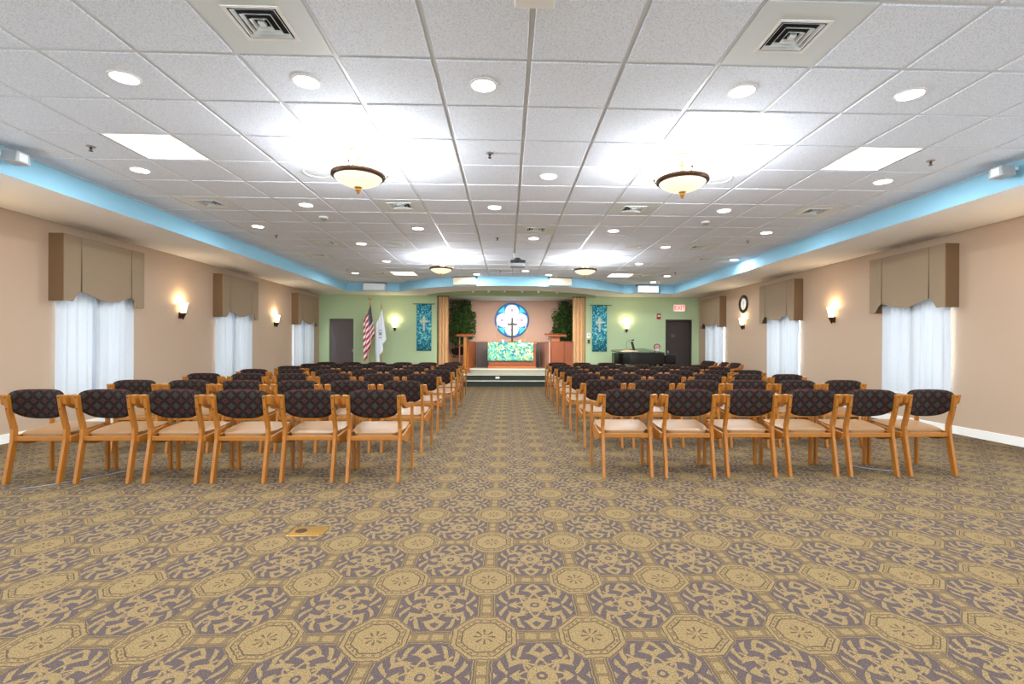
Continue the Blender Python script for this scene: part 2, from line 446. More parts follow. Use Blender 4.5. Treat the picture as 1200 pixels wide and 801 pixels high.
# soffits with blue fascia
def soffit(name, mb, lab): return struct(mb.build(name, ['soffit', 'blue', 'green']), lab, 'soffit')
def sofbox(x0, x1, face):
    m = MB(); m.box(x0, x1, YF, YB, S, C + .02, 0)
    # order of faces in box: bottom, top, -y, +y, -x, +x
    m.mi[5 if face == '+' else 4] = 1
    return m
SY = 14.58
soffit('soffit_left', sofbox(XL, FL, '+'), 'white lowered ceiling edge with blue fascia along the left wall')
soffit('soffit_right', sofbox(FR, XR, '-'), 'white lowered ceiling edge with blue fascia along the right wall')
CXM = .135
outer = [(-3.16, SY), (-2.62, 14.02), (-2.2, 13.66), (-1.77, 13.36), (-1.3, 13.17), (-.78, 13.07), (-.3, 13.02), (.135, 13.0)]
outer = outer + [(2 * CXM - x, y) for x, y in outer[-2::-1]]
inner = [(-2.55, YB), (-2.45, 15.35), (-2.1, 14.93), (-1.75, 14.66), (-1.3, 14.40), (-.85, 14.24), (-.35, 14.14), (.135, 14.11)]
inner = inner + [(2 * CXM - x, y) for x, y in inner[-2::-1]]
mb = MB()
pairs = [((FL, YB), (FL, SY))] + []
# strip quads between outer chain and inner chain, resampled to the same length
oc = [(FL, SY)] + outer + [(FR, SY)]; ic = [(FL, YB)] + inner + [(FR, YB)]
vb = []; n = len(oc)
for (ox, oy), (ix, iy) in zip(oc, ic): vb += [(ox, oy, S), (ix, iy, S), (ox, oy, C + .02), (ix, iy, C + .02)]
fs = []; mi = []
for i in range(n - 1):
    a = i * 4; b_ = a + 4
    fs += [(a, b_, b_ + 1, a + 1), (a, a + 2, b_ + 2, b_), (a + 1, b_ + 1, b_ + 3, a + 3), (a + 2, a + 3, b_ + 3, b_ + 2)]; mi += [0, 1, 2, 0]
mb.v = vb; mb.f = fs; mb.mi = mi
soffit('soffit_back', mb, 'white curved ceiling edge with blue fascia bowed out over the stage')
# slim white metal angle where the tiles meet the fascia
mb = MB(); mb.box(FL, FL + .022, YF, SY, C - .004, C + .012); struct(mb.build('trim_1', 'grid'), 'white metal edge strip of the tile ceiling along the left fascia', 'trim')
mb = MB(); mb.box(FR - .022, FR, YF, SY, C - .004, C + .012); struct(mb.build('trim_2', 'grid'), 'white metal edge strip of the tile ceiling along the right fascia', 'trim')
# baseboards
def bb(name, mb, lab): struct(mb.build(name, 'base', bevel=.003), lab, 'baseboard')
BH = .11
bb('baseboard_left', MB().box(XL, XL + .018, YF, YB, 0, BH), 'white baseboard along the left wall')
bb('baseboard_right', MB().box(XR - .018, XR, YF, YB, 0, BH), 'white baseboard along the right wall')
m = MB()
for a, b_ in ((XL + .018, DL[0] - .05), (DL[1] + .05, OX0), (OX1, DR[0] - .05), (DR[1] + .05, XR - .018)): m.box(a, b_, YB - .018, YB, 0, BH)
bb('baseboard_back', m, 'white baseboard along the green end wall')
# doors
def door(n, x0, x1, frame, leafm, lab, handle):
    r = thing('door_%d' % n, lab, 'door', (x0, YB, 0)); r['kind'] = 'structure'
    w = x1 - x0
    f = MB(); f.box(0, .04, -.012, .17, 0, DZ); f.box(w - .04, w, -.012, .17, 0, DZ); f.box(.04, w - .04, -.012, .17, DZ - .04, DZ)
    f.build('door_frame', frame, r)
    lf = MB(); lf.box(.042, w - .042, .08, .125, .008, DZ - .042); l = lf.build('door_leaf', leafm, r)
    h = MB(); h.lathe([(.0, 0), (.022, 0), (.022, .008), (.008, .012), (.008, .035), (.022, .04), (.022, .055), (0, .06)], seg=14, R=Euler((radians(90), 0, 0)).to_matrix()); h.box(-.022, .022, -.004, .0, -.05, .05)
    hh = h.build('door_handle', 'grey', l); hh.location = (handle, .076, 1.0)
    if n == 2:
        p = MB().box(-.06, .06, -.006, 0, -.045, .045); pp = p.build('door_sign', 'doorgrey', l); pp.location = (.27, .08, 1.52)
    # short dark corridor behind the leaf is closed by a slab
    struct(MB().box(x0 - .02, x1 + .02, YB + .171, YB + .2, 0, DZ + .02).build('wall_behind_door', 'dark'), 'dark backing behind %s' % ('left door' if n == 1 else 'right door'), 'wall')
door(1, DL[0], DL[1], 'green', 'doorgrey', 'grey-brown door in the green wall left of the flags', .76)
door(2, DR[0], DR[1], 'doordark', 'doordark', 'dark brown door under the exit sign', .1)

# ------------------------------------------------------------------ ceiling tiles and grid
hf = (T - .027) / 2
def tile_mesh(x0, x1, y0, y1):
    m = MB()
    a = (x0, x1, y0, y1); i_ = .006
    lo = [(x0 + i_, y0 + i_), (x1 - i_, y0 + i_), (x1 - i_, y1 - i_), (x0 + i_, y1 - i_)]
    md = [(x0, y0), (x1, y0), (x1, y1), (x0, y1)]
    vs = [(x, y, 0) for x, y in lo] + [(x, y, .009) for x, y in md] + [(x, y, .016) for x, y in md]
    m.add(vs, [(0, 3, 2, 1)] + [(k, (k + 1) % 4, 4 + (k + 1) % 4, 4 + k) for k in range(4)] + [(4 + k, 4 + (k + 1) % 4, 8 + (k + 1) % 4, 8 + k) for k in range(4)] + [(8, 9, 10, 11)])
    return m
tile_std = tile_mesh(-hf, hf, -hf, hf).mesh('ceiling_tile', 'tile')
bw = (GX0 - 7 * T) - FL   # border cell width
tile_b = tile_mesh(-(bw - .04) / 2, (bw - .04) / 2, -hf, hf).mesh('ceiling_tile', 'tile')
vent_cells = {(-3, -1), (2, -1), (-7, 5), (-3, 5), (2, 5), (6, 5), (0, 7), (-7, 11), (-6, 9), (6, 11), (5, 9), (-6, 15), (5, 15)}
panel_cells = {(-6, 2), (5, 2), (-5, 15), (4, 15)}
def bow_y(x):
    for (x0, y0), (x1, y1) in zip(oc[:-1], oc[1:]):
        if x0 <= x <= x1: return y0 + (y1 - y0) * (x - x0) / (x1 - x0)
    return SY
cells = []
for j in range(-1, 19):
    for i in range(-8, 8):
        if (i, j) in vent_cells or (i, j) in panel_cells: continue
        x, y = cell(i, j)
        if i == -8: x = (FL + GX0 - 7 * T) / 2 + .008
        if i == 7: x = (FR + GX0 + 7 * T) / 2 - .008
        if y - T / 2 > min(bow_y(x - .25), bow_y(x + .25)) - .02 and y - T / 2 > bow_y(x) - .02: continue
        cells.append((y, abs(x), i, x))
cells.sort()
rest = MB()
for k, (y, ax, i, x) in enumerate(cells):
    trim = y + hf > SY or y + hf > min(bow_y(x - .28), bow_y(x + .28))
    if k < 300:
        o = bpy.data.objects.new('ceiling_tile', tile_b if i in (-8, 7) else tile_std); COL.objects.link(o)
        o.location = (x, y, C); o.parent = ceiling
    else:
        w = (bw - .04) / 2 if i in (-8, 7) else hf
        t = tile_mesh(x - w, x + w, y - hf, min(y + hf, SY - .01) if y + hf > SY else y + hf)
        rest.add([(a, b, c + C) for a, b, c in t.v], t.f)
# tiles behind the camera, never in view
for j in range(-12, -1):
    for i in range(-8, 8):
        if (i, j) in ((-6, -9), (5, -9), (-6, -4), (5, -4)): pass
        x, y = cell(i, j); w = hf
        if i == -8: x = (FL + GX0 - 7 * T) / 2 + .008; w = (bw - .04) / 2
        if i == 7: x = (FR + GX0 + 7 * T) / 2 - .008; w = (bw - .04) / 2
        t = tile_mesh(x - w, x + w, y - hf, y + hf); rest.add([(a, b, c + C) for a, b, c in t.v], t.f)
o = rest.build('ceiling_tile', 'tile', ceiling); o['kind'] = 'stuff'
gm = MB().box(-.012, .012, YF, SY, 0, .012).mesh('grid_runner', 'grid')
for i in range(-7, 8):
    o = bpy.data.objects.new('grid_runner', gm); COL.objects.link(o); o.parent = ceiling; o.location = (GX0 + i * T, 0, C + .006)
gm = MB().box(FL, FR, -.012, .012, 0, .0118).mesh('grid_crossbar', 'grid')
for j in range(-11, 19):
    o = bpy.data.objects.new('grid_crossbar', gm); COL.objects.link(o); o.parent = ceiling; o.location = (0, GY0 + j * T, C + .0061)

# ------------------------------------------------------------------ ceiling vents
def make_vent():
    t = thing('ceiling_vent', '', 'vent')
    p = MB(); w = hf + .003; q = .15
    for a in ((-w, w, -w, -q), (-w, w, q, w), (-w, -q, -q, q), (q, w, -q, q)): p.box(a[0], a[1], a[2], a[3], .0, .012)
    p.build('panel', 'ventpanel', t)
    b = MB(); b.box(-q, q, -q, q, .0165, .019); b.build('duct', 'dark', t)
    def ring(r0, r1, z0, z1, nm, m, th=.004):
        g = MB()
        for k in range(4):
            R = Matrix.Rotation(k * pi / 2, 3, 'Z')
            vs = [(-r0, -r0, z0), (r0, -r0, z0), (r1, -r1, z1), (-r1, -r1, z1), (-r0, -r0, z0 + th), (r0, -r0, z0 + th), (r1, -r1, z1 + th), (-r1, -r1, z1 + th)]
            g.add([R @ Vector(v) for v in vs], [(0, 1, 2, 3), (7, 6, 5, 4), (0, 4, 5, 1), (3, 2, 6, 7)])
        g.build(nm, m, t)
    ring(.152, .132, -.004, -.002, 'frame', 'white')
    ring(.122, .107, -.003, .012, 'vane', 'ventpanel', .002); ring(.086, .071, -.005, .010, 'vane', 'ventpanel', .002); ring(.050, .036, -.007, .008, 'vane', 'ventpanel', .002)
    MB().box(-.018, .018, -.018, .018, -.006, .012).build('centre_plate', 'ventpanel', t)
    return t
vlabels = {(-3, -1): 'large square four-way vent at the top left, nearest the camera', (2, -1): 'large square four-way vent at the top right, nearest the camera',
 (-7, 5): 'square ceiling vent near the left blue fascia, beyond the left bright panel', (-3, 5): 'square ceiling vent just beyond the left front pendant light',
 (2, 5): 'square ceiling vent just beyond the right front pendant light', (6, 5): 'square ceiling vent near the right blue fascia, beyond the right bright panel',
 (0, 7): 'square ceiling vent in the middle, in front of the projector', (-6, 9): 'small looking square vent left of the left far round speaker',
 (-7, 11): 'square ceiling vent by the left fascia, halfway to the stage', (6, 11): 'square ceiling vent by the right fascia, halfway to the stage',
 (5, 9): 'square ceiling vent right of the right far round speaker', (-6, 15): 'far square vent left of the left far bright panel', (5, 15): 'far square vent right of the right far bright panel'}
v0 = None
for c_ in sorted(vent_cells, key=lambda c: (c[1], c[0])):
    x, y = cell(*c_)
    if v0 is None: v0 = make_vent(); v0.location = (x, y, C); v0['label'] = vlabels[c_]; v0['group'] = 'square ceiling vents'
    else: dup(v0, (x, y, C), 0, vlabels[c_], 'square ceiling vents')

# ------------------------------------------------------------------ ceiling lights
def make_downlight():
    t = thing('recessed_downlight', '', 'light')
    MB().lathe([(.098, .003), (.098, -.005), (.082, -.007), (.080, .001), (.098, .003)], seg=28).build('trim_ring', 'white', t, smooth=40)
    MB().lathe([(0, -.003), (.081, -.003)], seg=28).build('lens', 'lens', t, fixn=False)
    lamp('AREA', 'bulb', t, (0, 0, -.012), DOWN_POWER, (.88, .94, 1), .15, shape='DISK')
    return t
down = [(-5, 0, 'nearest row, leftmost of five'), (-3, 0, 'nearest row, second from left, beside the large left vent'), (-1, 0, 'nearest row, in the middle'), (2, 0, 'nearest row, below the large right vent'), (4, 0, 'nearest row, rightmost of five'),
 (-7, 3, 'left, just beyond the left bright panel'), (0, 3, 'middle of the second row, between the front pendants'), (6, 3, 'right, just beyond the right bright panel'),
 (-5, 5, 'left, between two vents beyond the left front pendant'), (-1, 5, 'middle left, beyond the front pendants'), (4, 5, 'right, between two vents beyond the right front pendant'),
 (-7, 7, 'faint one at the left fascia beyond the left vent'), (-3, 7, 'beyond the vent behind the left front pendant'), (2, 7, 'beyond the vent behind the right front pendant'), (6, 7, 'by the right fascia beyond the right vent'),
 (0, 8, 'just beyond the middle vent'), (-5, 9, 'left, beside the left far round speaker'), (4, 9, 'right, beside the right far round speaker'),
 (-2, 11, 'right beside the left far pendant'), (7, 11, 'against the right fascia halfway to the stage'), (-5, 12, 'left, in front of the left far bright panel'), (4, 12, 'right, in front of the right far bright panel'),
 (-7, 15, 'far left by the left fascia'), (0, 14, 'just behind the projector'), (6, 15, 'far right by the right fascia'), (-2, 15, 'above the left cream box on the bowed fascia'), (1, 15, 'above the right cream box on the bowed fascia'), (6, 17, 'farthest right, at the end fascia')]
d0 = make_downlight()
for k, (i, j, lab) in enumerate(down):
    x, y = cell(i, j); x = min(x, FR - .2)
    lb = 'round recessed ceiling light, ' + lab
    if k == 0: d0.location = (x, y, C); d0['label'] = lb; d0['group'] = 'recessed ceiling lights'
    else: dup(d0, (x, y, C), 0, lb, 'recessed ceiling lights')
k = 0
for j, cols in ((-3, (-7, -5, -1, 0, 4, 6)), (-6, (-5, -3, -1, 2, 4)), (-9, (-7, -4, 0, 3, 6))):  # added unseen downlights, put in to light the foreground
    for i in cols:
        x, y = cell(i, j); dup(d0, (x, y, C), 0, 'added round recessed fill light behind the camera, %s row, lamp %s from left' % ({-3: 'nearest', -6: 'middle', -9: 'rear'}[j], ('one', 'two', 'three', 'four', 'five', 'six')[cols.index(i)]), 'added recessed fill lights behind the camera'); k += 1
# flat 2x2 light panels
p0 = None
for (i, j), lb in (((-6, 2), 'bright square light panel, front left of the ceiling'), ((5, 2), 'bright square light panel, front right of the ceiling'), ((-5, 15), 'bright square light panel, far left before the stage'), ((4, 15), 'bright square light panel, far right before the stage'),
                   ((-6, -4), 'added square fill-light panel behind the camera, left'), ((5, -4), 'added square fill-light panel behind the camera, right')):  # this unseen pair is added as fill light
    x, y = cell(i, j)
    if p0 is None:
        p0 = thing('light_panel', lb, 'light', (x, y, C), group='square light panels'); w = hf + .002
        f = MB(); f.box(-w, w, -w, -w + .012, -.001, .012); f.box(-w, w, w - .012, w, -.001, .012); f.box(-w, -w + .012, -w + .012, w - .012, -.001, .012); f.box(w - .012, w, -w + .012, w - .012, -.001, .012); f.build('frame', 'white', p0)
        MB().box(-w + .012, w - .012, -w + .012, w - .012, .002, .01).build('diffuser', 'lensdim', p0)
        lamp('AREA', 'tube', p0, (0, 0, -.004), PANEL_POWER, (.97, .98, 1), .56)
    else: dup(p0, (x, y, C), 0, lb, 'square light panels')
# semi-flush pendants
def make_pendant():
    t = thing('semi_flush_pendant', '', 'light'); D = -.105
    MB().lathe([(0, .0), (.084, .0), (.084, -.008), (.072, -.020), (.05, -.034), (.03, -.050), (.014, -.058)], seg=28).build('canopy', 'rosegold', t, smooth=50)
    MB().lathe([(.012, -.05), (.012, -.075), (.024, -.085), (.024, -.10), (.012, -.112), (.010, -.33)], seg=12).build('stem', 'brass', t, smooth=50)
    for k in range(3):
        a = 2 * pi * k / 3 + .5; R = Matrix.Rotation(a, 3, 'Z')
        pts = [(.02, 0, -.085), (.055, 0, -.06), (.090, 0, -.075), (.085, 0, -.115), (.05, 0, -.12), (.045, 0, -.16), (.08, 0, -.21), (.15, 0, -.225), (.228, 0, -.232)]
        MB().tube([R @ Vector(p) for p in pts], .006, 6).build('scroll_arm', 'rosegold', t, smooth=60)
        s = MB(); s.tube([R @ Vector((.235, 0, -.13 + D)), R @ Vector((.256, 0, -.118 + D)), R @ Vector((.264, 0, -.094 + D))], .006, 6)
        q_ = R @ Vector((.264, 0, -.090 + D)); s.lathe([(0, .014), (.011, .009), (.014, 0), (.011, -.009), (0, -.012)], q_[0], q_[1], q_[2], seg=8); s.build('finial_hook', 'bronze', t, smooth=50)
    n = 72; m = MB(); prof = [(.210, -.150), (.214, -.122), (.228, -.114), (.240, -.120), (.242, -.138), (.234, -.152), (.212, -.156), (.210, -.150)]
    vs = []
    for r, z in prof:
        for k in range(n):
            a = 2 * pi * k / n; rr = r + (.003 if k % 2 else -.001) * (1 if r > .225 else 0); vs.append((rr * cos(a), rr * sin(a), z + D))
    m.add(vs, [(i * n + k, i * n + (k + 1) % n, (i + 1) * n + (k + 1) % n, (i + 1) * n + k) for i in range(len(prof) - 1) for k in range(n)])
    m.build('rim', 'bronze', t, smooth=30)
    MB().lathe([(.216, -.145 + D), (.213, -.160 + D), (.190, -.182 + D), (.150, -.205 + D), (.105, -.224 + D), (.06, -.236 + D), (.02, -.242 + D), (0, -.242 + D)], seg=36).build('bowl', 'bulbglass', t, smooth=60)
    MB().lathe([(0, -.236), (.034, -.236), (.036, -.244), (.022, -.256), (.026, -.270), (.016, -.284), (.018, -.290), (.006, -.304), (0, -.308)], cz=D, seg=16).build('bottom_finial', 'brass', t, smooth=50)
    lamp('POINT', 'bulb', t, (.05, .03, -.20), PENDANT_POWER, (.93, .96, 1), .05)
    return t
pe = make_pendant(); pg = 'semi-flush pendants'
pe.location = (-1.392, 4.66, C); pe['label'] = 'bronze and alabaster bowl pendant, front left'; pe['group'] = pg
for x, y, lb in ((1.656, 4.66, 'bronze and alabaster bowl pendant, front right'), (-1.36, 10.2, 'bronze and alabaster bowl pendant, far left near the stage'), (1.6, 10.2, 'bronze and alabaster bowl pendant, far right near the stage'),
                 (-1.392, -.9, 'added fill-light bowl pendant behind the camera, left'), (1.656, -.9, 'added fill-light bowl pendant behind the camera, right')):  # unseen pair, added to brighten the near part of the hall
    dup(pe, (x, y, C), 0, lb, pg)
# sprinklers, detectors, speakers
sp = thing('sprinkler_head', '', 'sprinkler'); MB().lathe([(0, .001), (.036, .001), (.036, -.004), (.02, -.008), (.012, -.008)], seg=18).build('escutcheon', 'grey', sp, smooth=40)
m = MB(); m.lathe([(.011, -.006), (.011, -.026), (.004, -.03), (.004, -.042)], seg=8); m.lathe([(0, -.042), (.017, -.042), (.017, -.045), (0, -.045)], seg=12)
m.tube([(.009, 0, -.024), (.014, 0, -.034), (.003, 0, -.042)], .002, 5); m.tube([(-.009, 0, -.024), (-.014, 0, -.034), (-.003, 0, -.042)], .002, 5); m.build('deflector', 'bronze', sp)
sg = 'sprinkler heads'
spl = [(-7, 2, 'front left, beside the left bright panel'), (-1, 2, 'front middle, between the front pendants'), (6, 2, 'front right, beside the right bright panel'), (-7, 8, 'left side, middle of the room'), (-1, 8, 'centre of the ceiling beyond the middle vent'), (6, 8, 'right side, middle of the room'), (-7, 14, 'far left near the fascia corner'), (-1, 14, 'far middle, left of the projector'), (6, 14, 'far right near the fascia corner')]
for k, (i, j, lb) in enumerate(spl):
    x, y = cell(i, j); lb = 'small dark sprinkler head, ' + lb
    if k == 0: sp.location = (x, y, C); sp['label'] = lb; sp['group'] = sg
    else: dup(sp, (x, y, C), 0, lb, sg)
sd = thing('smoke_detector', 'grey-white smoke detector beyond the left front pendant', 'detector', (*cell(-5, 6), C), group='smoke detectors')
MB().lathe([(0, .001), (.062, .001), (.064, -.012), (.05, -.02)], seg=24).build('base', 'white', sd, smooth=40)
MB().lathe([(.044, -.018), (.046, -.024), (.046, -.034), (.03, -.044), (0, -.046)], seg=24).build('sensor_cap', 'grey', sd, smooth=40)
dup(sd, (*cell(4, 6), C), 0, 'grey-white smoke detector beyond the right front pendant', 'smoke detectors')
rs = thing('ceiling_speaker', 'round white speaker beside the left front pendant', 'speaker', (*cell(-4, 3), C), group='round ceiling speakers')
MB().lathe([(.155, .001), (.155, -.006), (.132, -.009), (.128, -.002)], seg=36).build('bezel', 'white', rs, smooth=40)
MB().lathe([(0, -.006), (.06, -.005), (.129, -.003)], seg=36).build('grille', 'ventpanel', rs, smooth=40)
for i, j, lb in ((3, 3, 'round white speaker beside the right front pendant'), (-4, 9, 'round grey-white speaker, far left of the ceiling'), (3, 9, 'round grey speaker, far right of the ceiling')): dup(rs, (*cell(i, j), C), 0, lb, 'round ceiling speakers')
# box fixed to the grid at the top edge of the view
t = thing('ceiling_box', 'flat white box fixed to the ceiling grid, cut by the top edge', 'box', (.133, 2.47, C))
MB().box(-.105, .105, -.10, .115, -.055, -.018).build('housing', 'white', t, bevel=.008); MB().box(-.08, .08, -.08, .08, -.02, .004).build('mounting_plate', 'white', t)
# projector
t = thing('ceiling_projector', 'grey and black projector on a white pole in front of the stage', 'projector', (.2, 9.8, C))
MB().lathe([(0, .004), (.06, .004), (.06, -.008), (.018, -.014), (.016, -.02), (.016, -.09)], seg=16, cx=-.07).build('ceiling_pole', 'white', t, smooth=40)
m = MB(); m.prism([(-.10, -.135), (-.03, -.085), (.03, -.085), (.09, -.135)], -.08, .08, 'y'); m.build('bracket', 'blackplastic', t)
m = MB(); m.box(-.15, .15, -.13, .13, -.26, -.13); m.build('body', 'grey', t, bevel=.012)
m = MB(); m.box(-.145, .145, -.134, -.128, -.195, -.137); m.build('vent_grille', 'blackplastic', t)
MB().lathe([(0, 0), (.022, 0), (.03, -.012), (.03, .006)], seg=16, cx=0, cy=-.134, cz=-.165, R=Euler((radians(90), 0, 0)).to_matrix()).build('port_cover', 'grey', t, smooth=40)
# corner loudspeakers on the fascia
def corner_speaker(x, y, face, rz, lb):
    t = thing('fascia_speaker', lb, 'speaker', (x, y, C - .10), rz, 'small fascia loudspeakers')
    m = MB(); m.prism([(-.075, -.05), (.075, -.05), (.06, .05), (-.06, .05)], -.07, .07, 'x'); m.build('cabinet', 'speakergrey', t, bevel=.008)
    MB().box(-.0715, -.0695, -.04, .04, -.035, .035).build('grille', 'ventpanel', t)
    m = MB(); m.box(.06, .145, -.02, .02, .02, .05); m.build('bracket', 'white', t)
corner_speaker(FR - .145, 4.68, -1, 0, 'small white loudspeaker at the right fascia')
corner_speaker(FL + .145, 4.72, 1, pi, 'small white loudspeaker at the left fascia')
# boxes on the end fascia
def fbox(x0, x1, y, dep, z0, z1, mat, lb, R=0):
    w = (x1 - x0) / 2
    t = thing('fascia_box', lb, 'box', ((x0 + x1) / 2, y, z0), R, 'boxes on the end fascia')
    MB().box(-w, w, -dep, 0, 0, z1 - z0).build('housing', mat, t, bevel=.006)
    MB().box(-w + .02, w - .02, -dep - .004, -dep, .015, z1 - z0 - .02).build('front_grille', mat, t)
    MB().box(-w - .02, w + .02, -dep * .8, 0, z1 - z0, z1 - z0 + .018).build('top_shadow_strip', 'dark', t)  # dark strip modelled in place of the shadow above the box
fbox(-4.14, -3.53, SY, .22, 2.755, 2.95, 'ventpanel', 'long white box on the blue fascia, far left')
fbox(3.81, 4.42, SY, .22, 2.755, 2.95, 'ventpanel', 'long white box on the blue fascia, far right')
M['cream'] = plain('cream_enamel', srgb(206, 198, 176), .5)
fbox(-1.40, -.80, 13.14, .16, 2.765, 2.955, 'cream', 'cream box on the bowed fascia, left of centre', -.2)
fbox(1.07, 1.67, 13.14, .16, 2.765, 2.955, 'cream', 'cream box on the bowed fascia, right of centre', .2)
# six small stage spots under the bow
s0 = None
for k, xx in enumerate((-.98, -.54, -.08, .42, .88, 1.42)):
    yy = 14.05 + .11 * (xx - CXM) ** 2
    lb = 'small white stage spotlight under the bow, %s of six from the left' % ('first', 'second', 'third', 'fourth', 'fifth', 'last')[k]
    if s0 is None:
        s0 = thing('stage_spotlight', lb, 'light', (xx, yy - .06, S), group='stage spotlights')
        MB().lathe([(0, .002), (.03, .002), (.03, -.01), (0, -.012)], seg=14).build('mount', 'white', s0)
        R = Euler((radians(35), 0, 0)).to_matrix()
        MB().lathe([(0, .03), (.022, .028), (.034, -.02), (.03, -.022), (.0, -.02)], cz=-.035, seg=14, R=R).build('lamp_head', 'white', s0, smooth=40)
        lamp('SPOT', 'bulb', s0, (0, .03, -.06), 58, (1, .88, .78), .03, (radians(48), 0, 0)); bpy.data.lights['bulb'] if False else None
    else: dup(s0, (xx, yy - .06, S), 0, lb, 'stage spotlights')
for o in s0.children:
    if o.type == 'LIGHT': o.data.spot_size = radians(95); o.data.spot_blend = .8

# ------------------------------------------------------------------ windows, sheers, valances
def sheer(side, y0, y1, lb):
    X = XL + .055 if side < 0 else XR - .055
    t = thing('sheer_curtain', lb, 'curtain', (X, (y0 + y1) / 2, WZ0 - .01), group='white sheer curtains')
    w = (y1 - y0)
    for q, (a, b_) in enumerate(((-w / 2 - .07, .06), (-.06, w / 2 + .07))):
        def fn(u, v, a=a, b_=b_, q=q):
            y = a + (b_ - a) * u
            ph = u * 34 + 1.3 * sin(u * 9 + q * 2 + side)
            amp = .016 + .008 * sin(u * 14 + q)
            return (amp * sin(ph) * (.75 + .25 * v) + (.012 if q else -.012), y + .006 * sin(v * 3 + u * 20), v * 1.72)
        MB().grid(fn, 90, 6).build('curtain_panel', 'sheer', t, smooth=80, fixn=False)
    m = MB(); m.tube([(0, -w / 2 - .08, 1.70), (0, w / 2 + .08, 1.70)], .01, 8); m.build('curtain_rod', 'white', t)
    m = MB(); m.box(min(0, side * .055), max(0, side * .055), -w / 2 - .075, -w / 2 - .06, 1.69, 1.72)
    m.box(min(0, side * .055), max(0, side * .055), w / 2 + .06, w / 2 + .075, 1.69, 1.72); m.build('rod_bracket', 'white', t)
def window(n, side, y0, y1, lb):
    X = XL if side < 0 else XR
    t = thing('window_%d' % n, lb, 'window', (X, (y0 + y1) / 2, WZ0)); t['kind'] = 'structure'
    w = (y1 - y0) / 2; h = WZ1 - WZ0; s = side
    def bx(m, a, b_, y0_, y1_, z0, z1): m.box(min(a * s, b_ * s), max(a * s, b_ * s), y0_, y1_, z0, z1)
    m = MB()
    for a in ((-w, -w + .05, 0, h), (w - .05, w, 0, h), (-w + .05, w - .05, 0, .05), (-w + .05, w - .05, h - .05, h)): bx(m, .08, .14, a[0], a[1], a[2], a[3])
    bx(m, .09, .13, -.025, .025, .05, h - .05); bx(m, .09, .13, -w + .05, w - .05, h * .55, h * .55 + .04)
    m.build('window_frame', 'white', t)
    m = MB(); bx(m, .105, .11, -w + .05, w - .05, .05, h - .05); m.build('pane', 'glass', t)
    m = MB(); bx(m, -.035, .1, -w - .04, w + .04, -.03, 0.0); m.build('window_sill', 'base', t, bevel=.004)
    lamp('AREA', 'daylight', t, (s * .32, 0, h / 2), WINDOW_POWER, (.76, .89, 1.0), y1 - y0, (0, radians(90) * s, 0), shape='RECTANGLE', sy=h)
def rear_fill_window(n, x0, x1, lb):
    t = thing('window_%d' % n, lb, 'window', ((x0 + x1) / 2, YF, WZ0)); t['kind'] = 'structure'
    w = (x1 - x0) / 2; h = WZ1 - WZ0; m = MB()
    for a in ((-w, -w + .05, 0, h), (w - .05, w, 0, h), (-w + .05, w - .05, 0, .05), (-w + .05, w - .05, h - .05, h), (-.025, .025, .05, h - .05)): m.box(a[0], a[1], -.14, -.08, a[2], a[3])
    m.build('window_frame', 'white', t)
    MB().box(-w + .05, w - .05, -.11, -.105, .05, h - .05).build('pane', 'glass', t)
    MB().box(-w - .04, w + .04, -.1, .035, -.03, 0).build('window_sill', 'base', t)
    lamp('AREA', 'daylight', t, (0, -.32, h / 2), WINDOW_POWER * 0.6, (.76, .89, 1.0), x1 - x0, (radians(90), 0, 0), shape='RECTANGLE', sy=h)  # added lamp, shines down the hall from behind the camera
for k, (a, b_) in enumerate(FRONT_FILL): rear_fill_window(11 + k, a, b_, '%s added fill-light window in the wall behind the camera' % ('left', 'middle', 'right')[k])
